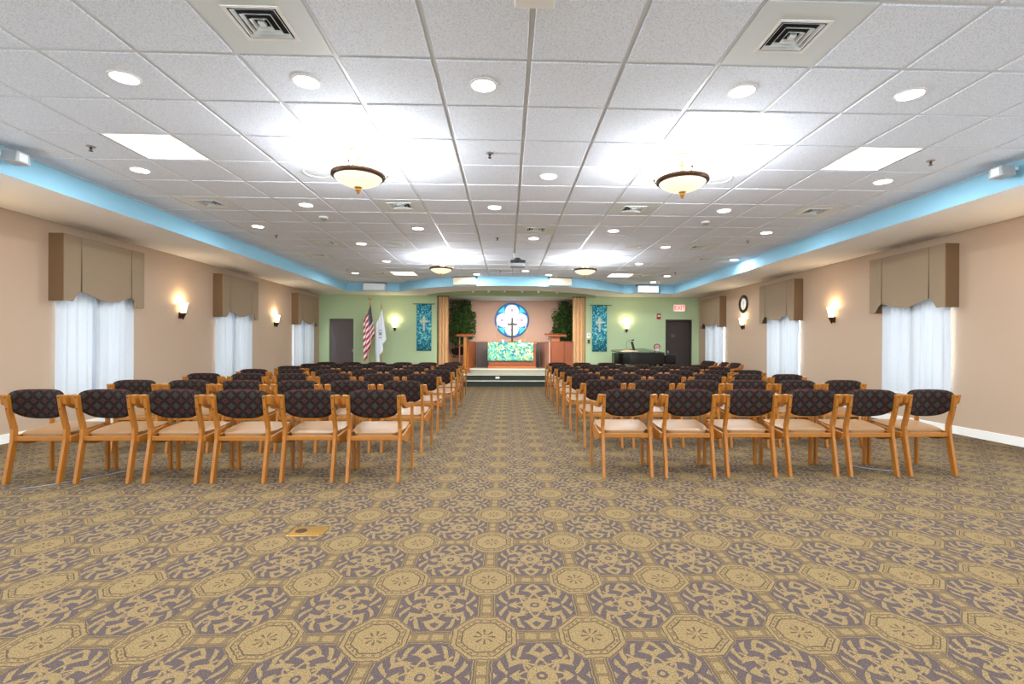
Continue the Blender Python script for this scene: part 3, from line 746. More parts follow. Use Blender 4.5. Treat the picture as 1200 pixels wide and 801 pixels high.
def valance(side, y0, y1, lb):
    X = XL if side < 0 else XR
    t = thing('valance', lb, 'valance', (X, (y0 + y1) / 2, 0), group='taupe window valances')
    w = (y1 - y0); d = .20; zt = 2.59
    def fx(a): return -side * a
    def bx(m, a, b_, c_, e_, z0, z1): m.box(min(fx(a), fx(b_)), max(fx(a), fx(b_)), c_, e_, z0, z1)
    # bottom profile
    def zb(s_):
        s2 = min(s_, w - s_)
        if s2 < .13: return 1.725
        if s2 < .26: return 1.725 + .135 * sin((s2 - .13) / .13 * pi / 2)
        q = (s2 - .26) / (w / 2 - .26)
        return 1.86 - .095 * sin(min(1, q) * pi / 2) ** 1.4
    def front(a, b_, gap_l, gap_r, bow):
        m = MB(); N = 20; lo = []; hi = []
        for i in range(N + 1):
            s_ = a + (b_ - a) * i / N
            e = 4 * (i / N) * (1 - i / N) * bow
            lo.append((s_, zb(s_), e)); hi.append((s_, zt, e * .3))
        vs = []
        for (s_, z, e), (s2, z2, e2) in zip(lo, hi):
            sg_ = s_
            gl = gap_l if s_ == lo[0][0] else 0; gr = gap_r if s_ == lo[-1][0] else 0
            yb = s_ - w / 2 + gl - gr; yt = s2 - w / 2 + gl * .2 - gr * .2
            vs += [(fx(d + e), yb, z), (fx(d + e2), yt, z2), (fx(d - .012 + e), yb, z), (fx(d - .012 + e2), yt, z2)]
        fs = []
        for i in range(N):
            a_ = i * 4; b2 = a_ + 4
            fs += [(a_, b2, b2 + 1, a_ + 1), (a_ + 2, a_ + 3, b2 + 3, b2 + 2), (a_, a_ + 2, b2 + 2, b2), (a_ + 1, b2 + 1, b2 + 3, a_ + 3)]
        fs += [(0, 1, 3, 2), (N * 4, N * 4 + 2, N * 4 + 3, N * 4 + 1)]
        m.add(vs, fs); m.build('front_panel', 'valance', t, smooth=40)
    front(0, .26, 0, .012, .004); front(.26, w - .26, .012, .012, .010); front(w - .26, w, .012, 0, .004)
    for s_ in (.26, w - .26):
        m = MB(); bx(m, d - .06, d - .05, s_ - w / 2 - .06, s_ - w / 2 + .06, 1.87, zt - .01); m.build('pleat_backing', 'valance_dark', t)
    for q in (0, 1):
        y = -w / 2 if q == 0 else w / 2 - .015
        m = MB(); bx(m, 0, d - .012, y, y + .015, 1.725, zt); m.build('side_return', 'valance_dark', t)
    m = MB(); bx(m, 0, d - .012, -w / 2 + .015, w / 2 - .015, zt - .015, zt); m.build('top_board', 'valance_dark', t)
names = ('nearest', 'middle', 'farthest', 'added out-of-view rear fill-light', 'added out-of-view front fill-light')
for k, (a, b_) in enumerate(WINS + FILL_WINS):
    for side, sn in ((-1, 'left'), (1, 'right')):
        window(k * 2 + (1 if side < 0 else 2), side, a, b_, '%s window behind sheer curtain on the %s wall' % (names[k], sn))
        if k < 3: sheer(side, a, b_, 'white pleated sheer curtain at the %s window of the %s wall' % (names[k], sn))
        ctr = (a + b_) / 2
        valance(side, ctr - .70, ctr + .70, 'taupe box valance over the %s window of the %s wall' % (names[k], sn))
# ------------------------------------------------------------------ sconces
def make_sconce():
    t = thing('wall_sconce', '', 'light')          # wall plane at local y=0, room towards -y
    MB().lathe([(0, -.135), (.012, -.12), (.02, -.095), (.05, -.03), (.055, -.02), (.055, -.012), (0, -.012)], cy=-.058, seg=18).build('bronze_cone', 'bronze', t, smooth=50)
    MB().box(-.03, .03, -.02, 0, -.11, .0).build('back_plate', 'bronze', t)
    m = MB(); n = 24; prof = [(.050, -.012), (.060, .03), (.070, .08), (.082, .125), (.100, .165)]; vs = []
    for r, z in prof:
        for k in range(n):
            a = 2 * pi * k / n; rr = r * (1 + .05 * cos(6 * a) * (z + .02) / .18)
            y = max(min(rr * sin(a), 1), -1) * .62
            vs.append((rr * cos(a), y - .064, z + (.012 * cos(6 * a) if z > .15 else 0)))
    m.add(vs, [(i * n + k, i * n + (k + 1) % n, (i + 1) * n + (k + 1) % n, (i + 1) * n + k) for i in range(len(prof) - 1) for k in range(n)])
    m.build('glass_shade', 'sconceglass', t, smooth=60, fixn=False)
    lamp('POINT', 'bulb', t, (0, -.08, .185), SCONCE_POWER, (1, .78, .50), .03)
    return t
sc0 = make_sconce(); sgp = 'frosted glass uplight sconces'
for k, (x, y, rz, lb) in enumerate(((XL, 9.08, pi / 2, 'glowing glass sconce on the left wall, nearer one'), (XL, 12.70, pi / 2, 'glowing glass sconce on the left wall, farther one'),
     (XR, 9.09, -pi / 2, 'glowing glass sconce on the right wall, nearer one'), (XR, 12.63, -pi / 2, 'glowing glass sconce on the right wall under the clock'),
     (-3.52, YB, 0, 'glowing glass sconce on the green wall beside the flags'), (3.79, YB, 0, 'glowing glass sconce on the green wall above the piano'),
     (XL, 5.2, pi / 2, 'glass sconce on the left wall outside the view'), (XR, 5.2, -pi / 2, 'glass sconce on the right wall outside the view'))):
    if k == 0: sc0.location = (x, y, 1.745); sc0.rotation_euler = (0, 0, rz); sc0['label'] = lb; sc0['group'] = sgp
    else: dup(sc0, (x, y, 1.745), rz, lb, sgp)
# clock
t = thing('wall_clock', 'round wall clock with a wide black frame above the right sconce', 'clock', (XR, 12.65, 2.28), -pi / 2)
R = Euler((radians(90), 0, 0)).to_matrix()
MB().lathe([(.15, 0), (.235, 0), (.238, .02), (.22, .035), (.18, .03), (.155, .018), (.15, .018)], seg=40, R=R).build('frame', 'black', t, smooth=50)
MB().lathe([(0, .012), (.153, .012), (.153, .001), (0, .001)], seg=40, R=R).build('face', 'white', t)
m = MB()
for k in range(12):
    a = k * pi / 6; Rk = Matrix.Rotation(a, 3, 'Y'); m.box(-.004, .004, -.0145, -.0125, .115, .14, R=Rk)
m.build('hour_marks', 'blackplastic', t)
for L_, w_, a in ((.075, .006, .35), (.115, .004, 2.9)): MB().box(-w_, w_, -.017, -.0145, -.015, L_, R=Matrix.Rotation(a, 3, 'Y')).build('hand', 'blackplastic', t)

# ------------------------------------------------------------------ chairs
def make_chair():
    t = thing('oak_chair', '', 'chair')    # faces +y, origin between the rear feet
    for s_ in (-1, 1):
        # rear leg / back post with a knee
        c_ = [(-.02, 0), (.028, 0), (.098, .36), (.098, .45), (.055, .60), (.030, .742), (-.012, .742), (.012, .59), (.050, .45), (.046, .36)]
        l = MB(); x0 = s_ * .215
        l.prism(c_, x0 - .0135, x0 + .0135, 'x'); lg = l.build('leg', 'oak', t, bevel=.004)
        for z in (.722, .625):
            y = -.013 + (.742 - z) * .16 + .001
            p = MB(); p.lathe([(0, 0), (.0055, 0), (.0055, -.002), (0, -.002)], cx=x0, cy=y, cz=z, seg=8, R=Euler((radians(-90), 0, 0)).to_matrix()); p.build('screw_plug', 'dark', lg)
        l = MB(); x1 = s_ * .250
        l.prism([(.448, 0), (.486, 0), (.482, .60), (.446, .60)], x1 - .0125, x1 + .0125, 'x'); l.build('leg', 'oak', t, bevel=.004)
        # sweeping arm on the outer side
        poly = [(-.010, .744), (.035, .745), (.070, .738), (.095, .712), (.12, .682), (.16, .664), (.25, .652), (.36, .644), (.46, .636), (.505, .626), (.512, .612), (.50, .600), (.44, .598), (.34, .604), (.24, .608), (.17, .612), (.12, .616), (.08, .628), (.05, .645), (.02, .655), (.006, .668)]
        a = MB(); xa0, xa1 = (s_ * .2285, s_ * .262); a.prism(poly, min(xa0, xa1), max(xa0, xa1), 'x'); a.build('arm', 'oak', t, bevel=.006)
        r = MB(); xr = s_ * .2225
        poly = [(.075, .385), (.075, .34), (.20, .30), (.28, .295), (.45, .34), (.452, .425), (.40, .43), (.25, .40)]
        r.prism(poly, xr - .011 + s_ * .012, xr + .011 + s_ * .012, 'x'); r.build('side_rail', 'oak', t, bevel=.004)
    m = MB(); m.box(-.2015, .2015, .058, .084, .346, .384); m.build('rear_rail', 'oak', t, bevel=.004)
    m = MB(); m.box(-.2375, .2375, .430, .447, .345, .405); m.build('front_rail', 'oak', t, bevel=.004)
    # seat cushion: narrow waist at the rear, rising to the front
    def halfw(v): return .178 + .052 * min(1, v * 2.2) ** .8 if v < 1 else .23
    m = MB(); N = 10; Mv = 12; top = []; 
    for j in range(Mv + 1):
        v = j / Mv; hw = .175 + .055 * (1 - (1 - min(1, v * 1.9)) ** 2)
        y = .089 + .405 * v
        for i in range(N + 1):
            u = i / N * 2 - 1
            e = 1 - abs(u) ** 6; f = 1 - abs(2 * v - 1) ** 8
            z = .406 + .040 * v + .010 * min(e, f) + .002 * (1 - u * u) * sin(pi * v) 
            yy = y + (.015 * (1 - u * u) if j == Mv else 0)
            top.append((u * hw * (1 - .06 * (1 - f)), yy, z))
    nv = (N + 1) * (Mv + 1)
    bot = [(x * .96, y, z - .030) for x, y, z in top]
    fs = [(j * (N + 1) + i, j * (N + 1) + i + 1, (j + 1) * (N + 1) + i + 1, (j + 1) * (N + 1) + i) for j in range(Mv) for i in range(N)]
    fb = [tuple(nv + a for a in f)[::-1] for f in fs]
    ring = [i for i in range(N + 1)] + [(j + 1) * (N + 1) - 1 for j in range(1, Mv + 1)] + [Mv * (N + 1) + i for i in range(N - 1, -1, -1)] + [j * (N + 1) for j in range(Mv - 1, 0, -1)]
    fr = [(ring[k], nv + ring[k], nv + ring[(k + 1) % len(ring)], ring[(k + 1) % len(ring)]) for k in range(len(ring))]
    m.add(top + bot, fs + fb + fr); m.build('seat', 'seat', t, smooth=60, bevel=0)
    m = MB(); m.prism([(.088, .352), (.43, .386), (.43, .400), (.088, .368)], -.19, .19, 'x'); m.build('seat_board', 'oak', t)
    # backrest: wide, curved bottom, gently concave
    N = 20; K = 10; vs = []; 
    def outline(u):      # u in -1..1 -> z bottom, z top
        zt = .786 - .040 * abs(u) ** 7 - .006 * u * u
        zb = .533 + .020 * u * u + .052 * abs(u) ** 4
        return zb, zt
    def surf(u, v, side):
        zb, zt = outline(u); z = zb + (zt - zb) * v
        hw = .214 + .016 * ((z - .53) / .25) ** .8 if z > .53 else .214
        edge = min(1 - abs(u) ** 8, 1 - abs(2 * v - 1) ** 8)
        th = .006 + .016 * edge
        yc = .052 + .045 * (1 - u * u) - (z - .60) * .14 + (.0 if side > 0 else 0)
        return (u * hw, yc + side * th, z)
    fr_, bk = [], []
    for j in range(K + 1):
        for i in range(N + 1):
            fr_.append(surf(i / N * 2 - 1, j / K, 1)); bk.append(surf(i / N * 2 - 1, j / K, -1))
    nv = len(fr_)
    fs = [(j * (N + 1) + i, j * (N + 1) + i + 1, (j + 1) * (N + 1) + i + 1, (j + 1) * (N + 1) + i) for j in range(K) for i in range(N)]
    fb = [tuple(nv + a for a in f)[::-1] for f in fs]
    ring = [i for i in range(N + 1)] + [(j + 1) * (N + 1) - 1 for j in range(1, K + 1)] + [K * (N + 1) + i for i in range(N - 1, -1, -1)] + [j * (N + 1) for j in range(K - 1, 0, -1)]
    fr2 = [(ring[k], nv + ring[k], nv + ring[(k + 1) % len(ring)], ring[(k + 1) % len(ring)]) for k in range(len(ring))]
    m = MB(); m.add(fr_ + bk, fs + fb + fr2); m.build('backrest', 'fabric', t, smooth=70)
    return t
chair = make_chair()
rowsL = [(4.27, -3.95, .562, 6), (5.44, -4.01, .574, 6), (6.77, -4.08, .585, 6), (7.96, -4.01, .580, 6), (9.18, -3.99, .569, 6), (10.37, -4.06, .569, 6), (11.42, -4.13, .578, 6)]
rowsR = [(4.40, 1.085, .563, 6), (5.68, 1.115, .568, 6), (6.92, 1.11, .577, 6), (8.07, 1.14, .576, 6), (9.27, 1.155, .575, 6), (10.42, 1.145, .589, 6), (11.62, 1.18, .585, 3)]
ordn = ['nearest row', 'second row', 'third row', 'fourth row', 'fifth row', 'sixth row', 'last row']
sord = ['aisle seat', 'second from aisle', 'third from aisle', 'fourth from aisle', 'fifth from aisle', 'sixth from aisle, wall end']
first = True
for side, rows in (('left', rowsL), ('right', rowsR)):
    for r, (y, x0, p, n) in enumerate(rows):
        for k in range(n):
            x = x0 + p * k; seat_i = (n - 1 - k) if side == 'left' else k
            lb = 'oak armchair with dark patterned back, %s block, %s, %s' % (side, ordn[r], sord[seat_i])
            jx, jy, jr = random.uniform(-.006, .006), random.uniform(-.015, .015), random.uniform(-.02, .02)
            if first: chair.location = (x + jx, y + jy, 0); chair.rotation_euler = (0, 0, jr); chair['label'] = lb; chair['group'] = 'oak chairs in the left block'; first = False
            else: dup(chair, (x + jx, y + jy, 0), jr, lb, 'oak chairs in the %s block' % side)
for (x, y, rz, lb) in ((5.62, 11.95, pi / 2 + .15, 'oak armchair against the right wall, nearest of three'), (5.66, 12.62, pi / 2, 'oak armchair against the right wall, middle of three'), (5.60, 13.55, pi / 2 + .5, 'oak armchair in front of the farthest right window')):
    dup(chair, (x, y, 0), rz, lb, 'oak chairs along the right wall')
dup(chair, (-1.58, 16.30, .32), pi, 'oak armchair on the stage behind the left lectern')['group'] = 'stage furniture'

# ------------------------------------------------------------------ stage
t = struct(MB().box(OX0 + .3, OX1 - .3, 14.24, YB - .0, 0, .165).build('stage_step', ['nosing']), 'low step in front of the stage', 'step')
bpy.data.objects.remove(t)
def riser(name, x0, x1, y0, y1, z0, z1, lb):
    r = thing(name, lb, 'stage', (0, 0, z0)); r['kind'] = 'structure'
    MB().box(x0, x1, y0, y1, 0, z1 - z0 - .012).build('riser', 'riser', r)
    MB().box(x0, x1, y0 - .015, y1, z1 - z0 - .012, z1 - z0).build('tread', 'stagecarpet', r)
    MB().box(x0, x1, y0 - .03, y0 - .015, z1 - z0 - .016, z1 - z0 + .002).build('nosing', 'nosing', r)
riser('stage_step', -1.55, 2.0, 14.24, YB - .02, 0, .165, 'lower carpeted step leading onto the stage')
riser('stage_platform', -1.55, 2.0, 14.54, YB - .02, .165, .32, 'upper carpeted platform in front of the altar')
r = thing('stage_floor', 'carpeted stage floor inside the alcove', 'stage', (0, 0, 0)); r['kind'] = 'structure'
MB().box(OX0, OX1, YB - .018, AY, 0, .32).build('tread', 'stagecarpet', r)
MB().box(-1.2, 1.3, 15.95, AY - .02, .32, .44).build('altar_platform', 'stagecarpet', r); MB().box(-1.2, 1.3, 15.935, 15.95, .40, .442).build('nosing', 'nosing', r)
m = MB().box(-.06, .06, -.006, 0, -.03, .03); o = m.build('riser_outlet', 'white'); o.location = (-.28, 14.54, .24); tag(o, 'white outlet plate on the stage riser', 'outlet')
# altar
AYF = 16.0
t = thing('altar_table', 'wooden altar under the mosaic cloth in front of the round window', 'table', (.16, AYF, .44))
w = .76
MB().box(-w, w, 0, .70, .06, .80).build('body', 'cherry', t)
MB().box(-w - .02, w + .02, -.02, .72, 0, .07).build('plinth', 'cherry2', t, bevel=.005)
MB().box(-w - .03, w + .03, -.03, .73, .80, .845).build('top', 'cherry2', t, bevel=.005)
for a, b_ in ((-w + .04, -.26), (-.22, .22), (.26, w - .04)): MB().box(a, b_, -.012, .0, .12, .74).build('front_panel', 'cherry', t, bevel=.004)
mb = MB(); NX = 40
def clothfn(u, v):
    x = -.735 + 1.47 * u
    path = v * 1.4
    if path < .60: y = -.055 - .012 * sin(u * 30) * (1 - path / .62); z = -.58 + path
    else: y = -.055 + (path - .62); z = 0.02
    return (x, y, z)
mb.grid(clothfn, NX, 24); me = mb.build('altar_cloth', 'altar_cloth', None, fixn=False, smooth=60)
sol = me.modifiers.new('thick', 'SOLIDIFY'); sol.thickness = .006; sol.offset = 1
me.location = (.11, AYF, .44 + .845 - .019); tag(me, 'teal, green and yellow mosaic cloth draped over the altar', 'cloth')
# cross and candlesticks on the altar
t = thing('standing_cross', 'dark standing cross in front of the round window', 'cross', (.16, AYF + .25, 1.290))
MB().box(-.10, .10, -.06, .06, 0, .03).build('base', 'bronze', t, bevel=.004)
m = MB(); m.box(-.032, .032, -.018, .018, .03, .80); m.build('upright', 'doordark', t, bevel=.003)
m = MB(); m.box(-.16, .16, -.020, .020, .555, .612); m.build('crossbar', 'doordark', t, bevel=.003)
m = MB(); m.lathe([(.045, -.008), (.062, -.008), (.062, .008), (.045, .008), (.045, -.008)], seg=24, R=Euler((radians(90), 0, 0)).to_matrix(), cz=.60); m.build('halo_ring', 'doordark', t)
c0 = None
for x, lb in ((-.33, 'slim candlestick on the altar, left of the cross'), (.60, 'slim candlestick on the altar, right of the cross')):
    if c0 is None:
        c0 = thing('candlestick', lb, 'candlestick', (x, AYF + .2, 1.286), group='altar candlesticks')
        MB().lathe([(0, 0), (.055, 0), (.055, .008), (.02, .02), (.008, .04), (.007, .30), (.014, .31), (.007, .33), (.007, .44), (.022, .45), (.022, .458), (0, .458)], seg=14).build('stick', 'brass', c0, smooth=40)
        MB().lathe([(0, .458), (.010, .458), (.010, .60), (0, .605)], seg=10).build('candle', 'white', c0)
    else: dup(c0, (x, AYF + .2, 1.286), 0, lb, 'altar candlesticks')
c0 = None
for k in range(2):
    t = thing('flower_bowl', 'small pale flower arrangement on the altar, %s of the cross' % ('left' if k == 0 else 'right'), 'flowers', (-.14 + .55 * k, AYF + .15, 1.286), group='altar flowers')
    MB().lathe([(0, 0), (.03, 0), (.045, .03), (.04, .04), (0, .035)], seg=12).build('bowl', 'white', t, smooth=50)
    m = MB(); rnd = random.Random(k)
    for q in range(16):
        a = rnd.uniform(0, 6.28); r_ = rnd.uniform(0, .05); m.lathe([(0, .014), (.012, .006), (.012, -.004), (0, -.01)], cx=r_ * cos(a), cy=r_ * sin(a), cz=.045 + rnd.uniform(0, .035), seg=6)
    o = m.build('blossoms', 'whitefab', t, smooth=60); o['kind'] = 'stuff'
# low wooden screens around the altar
def slab(name, p0, p1, th, z0, z1, mat, lb, cap=None, cat='screen'):
    d = Vector((p1[0] - p0[0], p1[1] - p0[1], 0)); L = d.length
    t = thing(name, lb, cat, (p0[0], p0[1], z0), math.atan2(d.y, d.x))
    MB().box(0, L, -th / 2, th / 2, 0, z1 - z0 - .03).build('panel', mat, t)
    MB().box(0, L, -th / 2 - .008, th / 2 + .008, z1 - z0 - .03, z1 - z0).build('cap_rail', cap or mat, t, bevel=.004)
slab('low_screen', (-1.26, 15.80), (-1.10, 17.2), .05, .44 - .12, 1.31, 'cherry2', 'low angled wooden screen left of the altar', 'cherry2')
slab('low_screen', (1.36, 15.80), (1.17, 17.2), .05, .44 - .12, 1.31, 'palewood', 'low angled pale wooden screen right of the altar', 'palewood')
slab('low_screen', (-1.06, 17.26), (1.12, 17.26), .05, .44, 1.32, 'doorgrey', 'low dark screen with orange wood cap behind the altar', 'cherry2')
t = thing('wooden_cabinet', 'reddish wooden cabinet on the right of the stage below the pulpit', 'cabinet', (1.40, 15.72, .32))
MB().box(0, .42, 0, .6, 0, .99).build('body', 'cherry', t, bevel=.004); MB().box(.425, .68, .02, .6, 0, .99).build('side_body', 'cherry', t, bevel=.004)
MB().box(.03, .40, -.012, 0, .08, .93).build('door', 'cherry', t, bevel=.003); MB().box(.45, .655, .008, .02, .08, .93).build('door', 'cherry', t, bevel=.003)
MB().box(-.01, .69, -.01, .61, .99, 1.005).build('top', 'cherry', t)
t = thing('pulpit', 'slant-topped wooden pulpit desk standing on the right stage cabinet', 'lectern', (1.55, 15.95, 1.325))
MB().box(-.13, .13, -.12, .12, 0, .17).build('pedestal', 'cherry2', t, bevel=.004)
m = MB(); m.prism([(-.22, .15), (.20, .23), (.20, .26), (-.22, .18)], -.34, .34, 'x'); m.build('desk_top', 'cherry', t, bevel=.004)
m = MB(); m.prism([(-.235, .15), (-.22, .15), (-.22, .205), (-.235, .205)], -.34, .34, 'x'); m.build('book_ledge', 'cherry', t)
t = thing('wooden_lectern', 'tall slim wooden lectern on the left of the stage', 'lectern', (-1.32, 15.5, .32))
m = MB(); m.prism([(-.20, 1.14), (.20, 1.20), (.20, 1.225), (-.20, 1.165)], -.26, .26, 'x'); m.build('desk_top', 'cherry', t, bevel=.004)
MB().box(-.03, .06, -.14, .14, .03, 1.165).build('column', 'oak', t, bevel=.004)
MB().box(-.20, .22, -.18, .18, 0, .03).build('base', 'oak', t, bevel=.004)
m = MB(); m.box(-.17, -.14, -.10, -.07, .03, 1.15); m.build('post', 'cherry', t); m = MB(); m.box(-.17, -.03, -.10, .12, .85, .87); m.build('shelf', 'cherry', t)
# round stained window
t = thing('round_stained_window', 'round backlit stained glass window with a white quatrefoil', 'window', (.16, AY - .012, 2.07))
RW = .59
M['g_teal'] = emit('teal_backlit_glass', srgb(20, 190, 220), .45, srgb(20, 150, 180)); M['g_white'] = emit('white_backlit_glass', srgb(240, 246, 252), .34, srgb(170, 176, 184)); M['g_rose'] = emit('rose_backlit_glass', srgb(206, 96, 160), .35, srgb(190, 80, 140)); M['g_deep'] = emit('deep_blue_backlit_glass', srgb(20, 90, 160), .3, srgb(20, 80, 140))
RY = Euler((radians(90), 0, 0)).to_matrix()
def disc(mb_, cx, cz, r, y0, y1, seg=32, a0=0, a1=2 * pi): mb_.prism([(cx + r * cos(a0 + (a1 - a0) * k / seg), cz + r * sin(a0 + (a1 - a0) * k / seg)) for k in range(seg)], y0, y1, 'y')
for k in range(4):
    a = pi / 4 + k * pi / 2
    pts = [(0, 0)] + [((RW - .02) * cos(a - pi / 4 + q * pi / 2 / 12), (RW - .02) * sin(a - pi / 4 + q * pi / 2 / 12)) for q in range(13)]
    MB().prism(pts, -.008, 0, 'y').build('teal_pane', 'g_teal', t)
    for q in (-1, 1):
        b2 = a + q * .40; m = MB(); rr0, rr1 = .40, .565
        m.prism([(rr1 * cos(b2 - .10), rr1 * sin(b2 - .10)), (rr1 * cos(b2 + .10), rr1 * sin(b2 + .10)), (rr0 * cos(a), rr0 * sin(a))], -.011, -.008, 'y'); m.build('deep_blue_pane', 'g_deep', t)
for k in range(4):
    a = k * pi / 2; cx_, cz_ = .315 * cos(a), .315 * sin(a)
    m = MB(); disc(m, cx_, cz_, .235, -.014 - k * .0004, -.008); m.build('lobe_pane', 'g_white', t)
m = MB(); m.prism([(.30 * cos(pi / 4 + k * pi / 2) * 1.15, .30 * sin(pi / 4 + k * pi / 2) * 1.15) for k in range(4)], -.0165, -.013, 'y'); m.build('centre_pane', 'g_white', t)
for k in range(4):
    a = k * pi / 2
    if k == 3: pass
    cx_, cz_ = .345 * cos(a), .345 * sin(a)
    m = MB(); m.prism([(cx_ + .058 * cos(q * pi / 4) * (1 if q % 2 else .8), cz_ + .058 * sin(q * pi / 4) * (1 if q % 2 else .8)) for q in range(8)], -.020, -.0145, 'y'); m.build('rosette', 'g_rose', t)
    b2 = a + pi / 4; cx_, cz_ = .355 * cos(b2), .355 * sin(b2); m = MB(); disc(m, cx_, cz_, .03, -.020, -.008, 10); m.build('rose_drop', 'g_rose', t)
# leading
def arcstrip(mb_, cx, cz, r, a0, a1, w_=.005, n=22):
    for q in range(n):
        b0 = a0 + (a1 - a0) * q / n; b1 = a0 + (a1 - a0) * (q + 1) / n
        mb_.prism([(cx + (r - w_) * cos(b0), cz + (r - w_) * sin(b0)), (cx + (r + w_) * cos(b0), cz + (r + w_) * sin(b0)), (cx + (r + w_) * cos(b1), cz + (r + w_) * sin(b1)), (cx + (r - w_) * cos(b1), cz + (r - w_) * sin(b1))], -.019, -.012, 'y')
m = MB()
for k in range(4):
    a = k * pi / 2; arcstrip(m, .315 * cos(a), .315 * sin(a), .236, a - 2.2, a + 2.2)
m.build('leading', 'bronze', t)
m = MB(); m.lathe([(RW - .035, .0), (RW - .035, .026), (RW, .03), (RW + .012, .02), (RW + .012, 0)], seg=56, R=RY); m.build('outer_ring', 'g_deep', t, smooth=50)
lamp('AREA', 'backlight', t, (0, -.06, 0), 3, (.9, .97, 1), 1.0, (radians(90), 0, pi * 0), shape='DISK')

# curtains of the stage opening
for x0, x1, lb in ((OX0 + .03, -1.86, 'beige pleated stage drape, left of the opening'), (2.09, OX1 - .02, 'beige pleated stage drape, right of the opening')):
    t = thing('stage_drape', lb, 'curtain', ((x0 + x1) / 2, YB + .10, .325), group='stage drapes')
    w = x1 - x0
    def fn(u, v, w=w): return (-w / 2 + w * u, .06 * sin(u * 2 * pi * 3.5 + .6) * (.8 + .2 * (1 - v)), v * 2.40)
    o = MB().grid(fn, 70, 4).build('pleated_cloth', 'drape', t, smooth=80, fixn=False)
    MB().box(-w / 2 - .02, w / 2 + .02, -.02, .02, 2.395, 2.418).build('curtain_track', 'bronze', t)
# banners
for x0, x1, r0, r1, lb in ((-2.845, -2.384, -2.965, -2.275, 'turquoise mosaic banner with pale cross, left of the stage'), (2.69, 3.16, 2.61, 3.32, 'turquoise mosaic banner with pale cross, right of the stage')):
    xc = (x0 + x1) / 2; t = thing('cross_banner', lb, 'banner', (xc, YB - .03, 0), group='mosaic banners'); w = (x1 - x0) / 2
    def fn(u, v, w=w): return (-w + 2 * w * u, .004 * sin(u * 9), 1.01 + 1.455 * v)
    o = MB().grid(fn, 16, 2).build('banner_cloth', 'banner', t, smooth=60, fixn=False); so = o.modifiers.new('thick', 'SOLIDIFY'); so.thickness = .006
    m = MB(); m.tube([(r0 - xc, 0, 2.475), (r1 - xc, 0, 2.475)], .010, 10); m.build('rod', 'bronze', t)
    m = MB(); m.box(-.028, .028, -.016, -.006, 1.62, 2.10); m.box(-.13, -.028, -.016, -.006, 1.90, 1.955); m.box(.028, .13, -.016, -.006, 1.90, 1.955); m.build('cross_applique', 'cream', t)
    m = MB(); m.box(r0 - xc + .02, r0 - xc + .04, 0, .03, 2.47, 2.485); m.box(r1 - xc - .04, r1 - xc - .02, 0, .03, 2.47, 2.485); m.build('wall_hook', 'bronze', t)
# trees
def tree(loc, hgt, rx, ry, zc, rz, n, seed, lb, xlim, ox=0):
    rnd = random.Random(seed)
    t = thing('potted_fig_tree', lb, 'tree', loc)
    MB().lathe([(0, 0), (.13, 0), (.17, .26), (.18, .30), (.16, .30), (.15, .27), (0, .26)], seg=20).build('pot', 'bark', t, smooth=40)
    m = MB()
    for q in range(3):
        a = q * 2.1; m.tube([(.03 * cos(a), .03 * sin(a), .2), (.05 * cos(a + .8), .05 * sin(a + .8), .7), (.06 * cos(a + 2), .06 * sin(a + 2), 1.2), (ox + .12 * cos(a + 2), .1 * sin(a + 2), zc)], [.016, .014, .012, .006], 6)
    for q in range(16):
        a = rnd.uniform(0, 6.28); z0 = rnd.uniform(1.0, zc); m.tube([(.03 * cos(a), .03 * sin(a), z0), (ox + rx * .7 * cos(a), ry * .6 * sin(a), z0 + rnd.uniform(.1, .5))], [.008, .003], 5)
    m.build('trunk', 'bark', t, smooth=50)
    m = MB()
    for q in range(n):
        while True:
            p = Vector((rnd.uniform(-1, 1), rnd.uniform(-1, 1), rnd.uniform(-1, 1)))
            if .25 < p.length < 1: break
        nn = 1 + .22 * sin(p.x * 7 + seed) * sin(p.z * 6 + 1) 
        c_ = Vector((ox + p.x * rx * nn, p.y * ry, zc + p.z * rz * nn))
        if abs(c_.x + loc[0] - .13) < 1.50 and c_.z + loc[2] < 1.40: continue
        if c_.z + loc[2] > 2.70 or not (xlim[0] < c_.x < xlim[1]): continue
        L_ = rnd.uniform(.06, .11); Rm = Euler((rnd.uniform(-1.2, .6), rnd.uniform(-.8, .8), rnd.uniform(0, 6.28))).to_matrix()
        pts = [(0, -L_ / 2, 0), (L_ * .26, -L_ * .1, .006), (0, L_ / 2, 0), (-L_ * .26, -L_ * .1, .006)]
        m.add([c_ + Rm @ Vector(p_) for p_ in pts], [(0, 1, 2, 3)])
    o = m.build('foliage', 'leaf', t, fixn=False); o['kind'] = 'stuff'
tree((-1.80, 16.95, .32), 2.4, .50, .36, 1.58, .92, 4200, 3, 'dark green fig tree in the left corner of the stage', (-.36, .72), .30)
tree((1.97, 16.9, .32), 2.4, .50, .36, 1.52, .96, 4200, 5, 'dark green fig tree in the right corner of the stage', (-.62, .46))

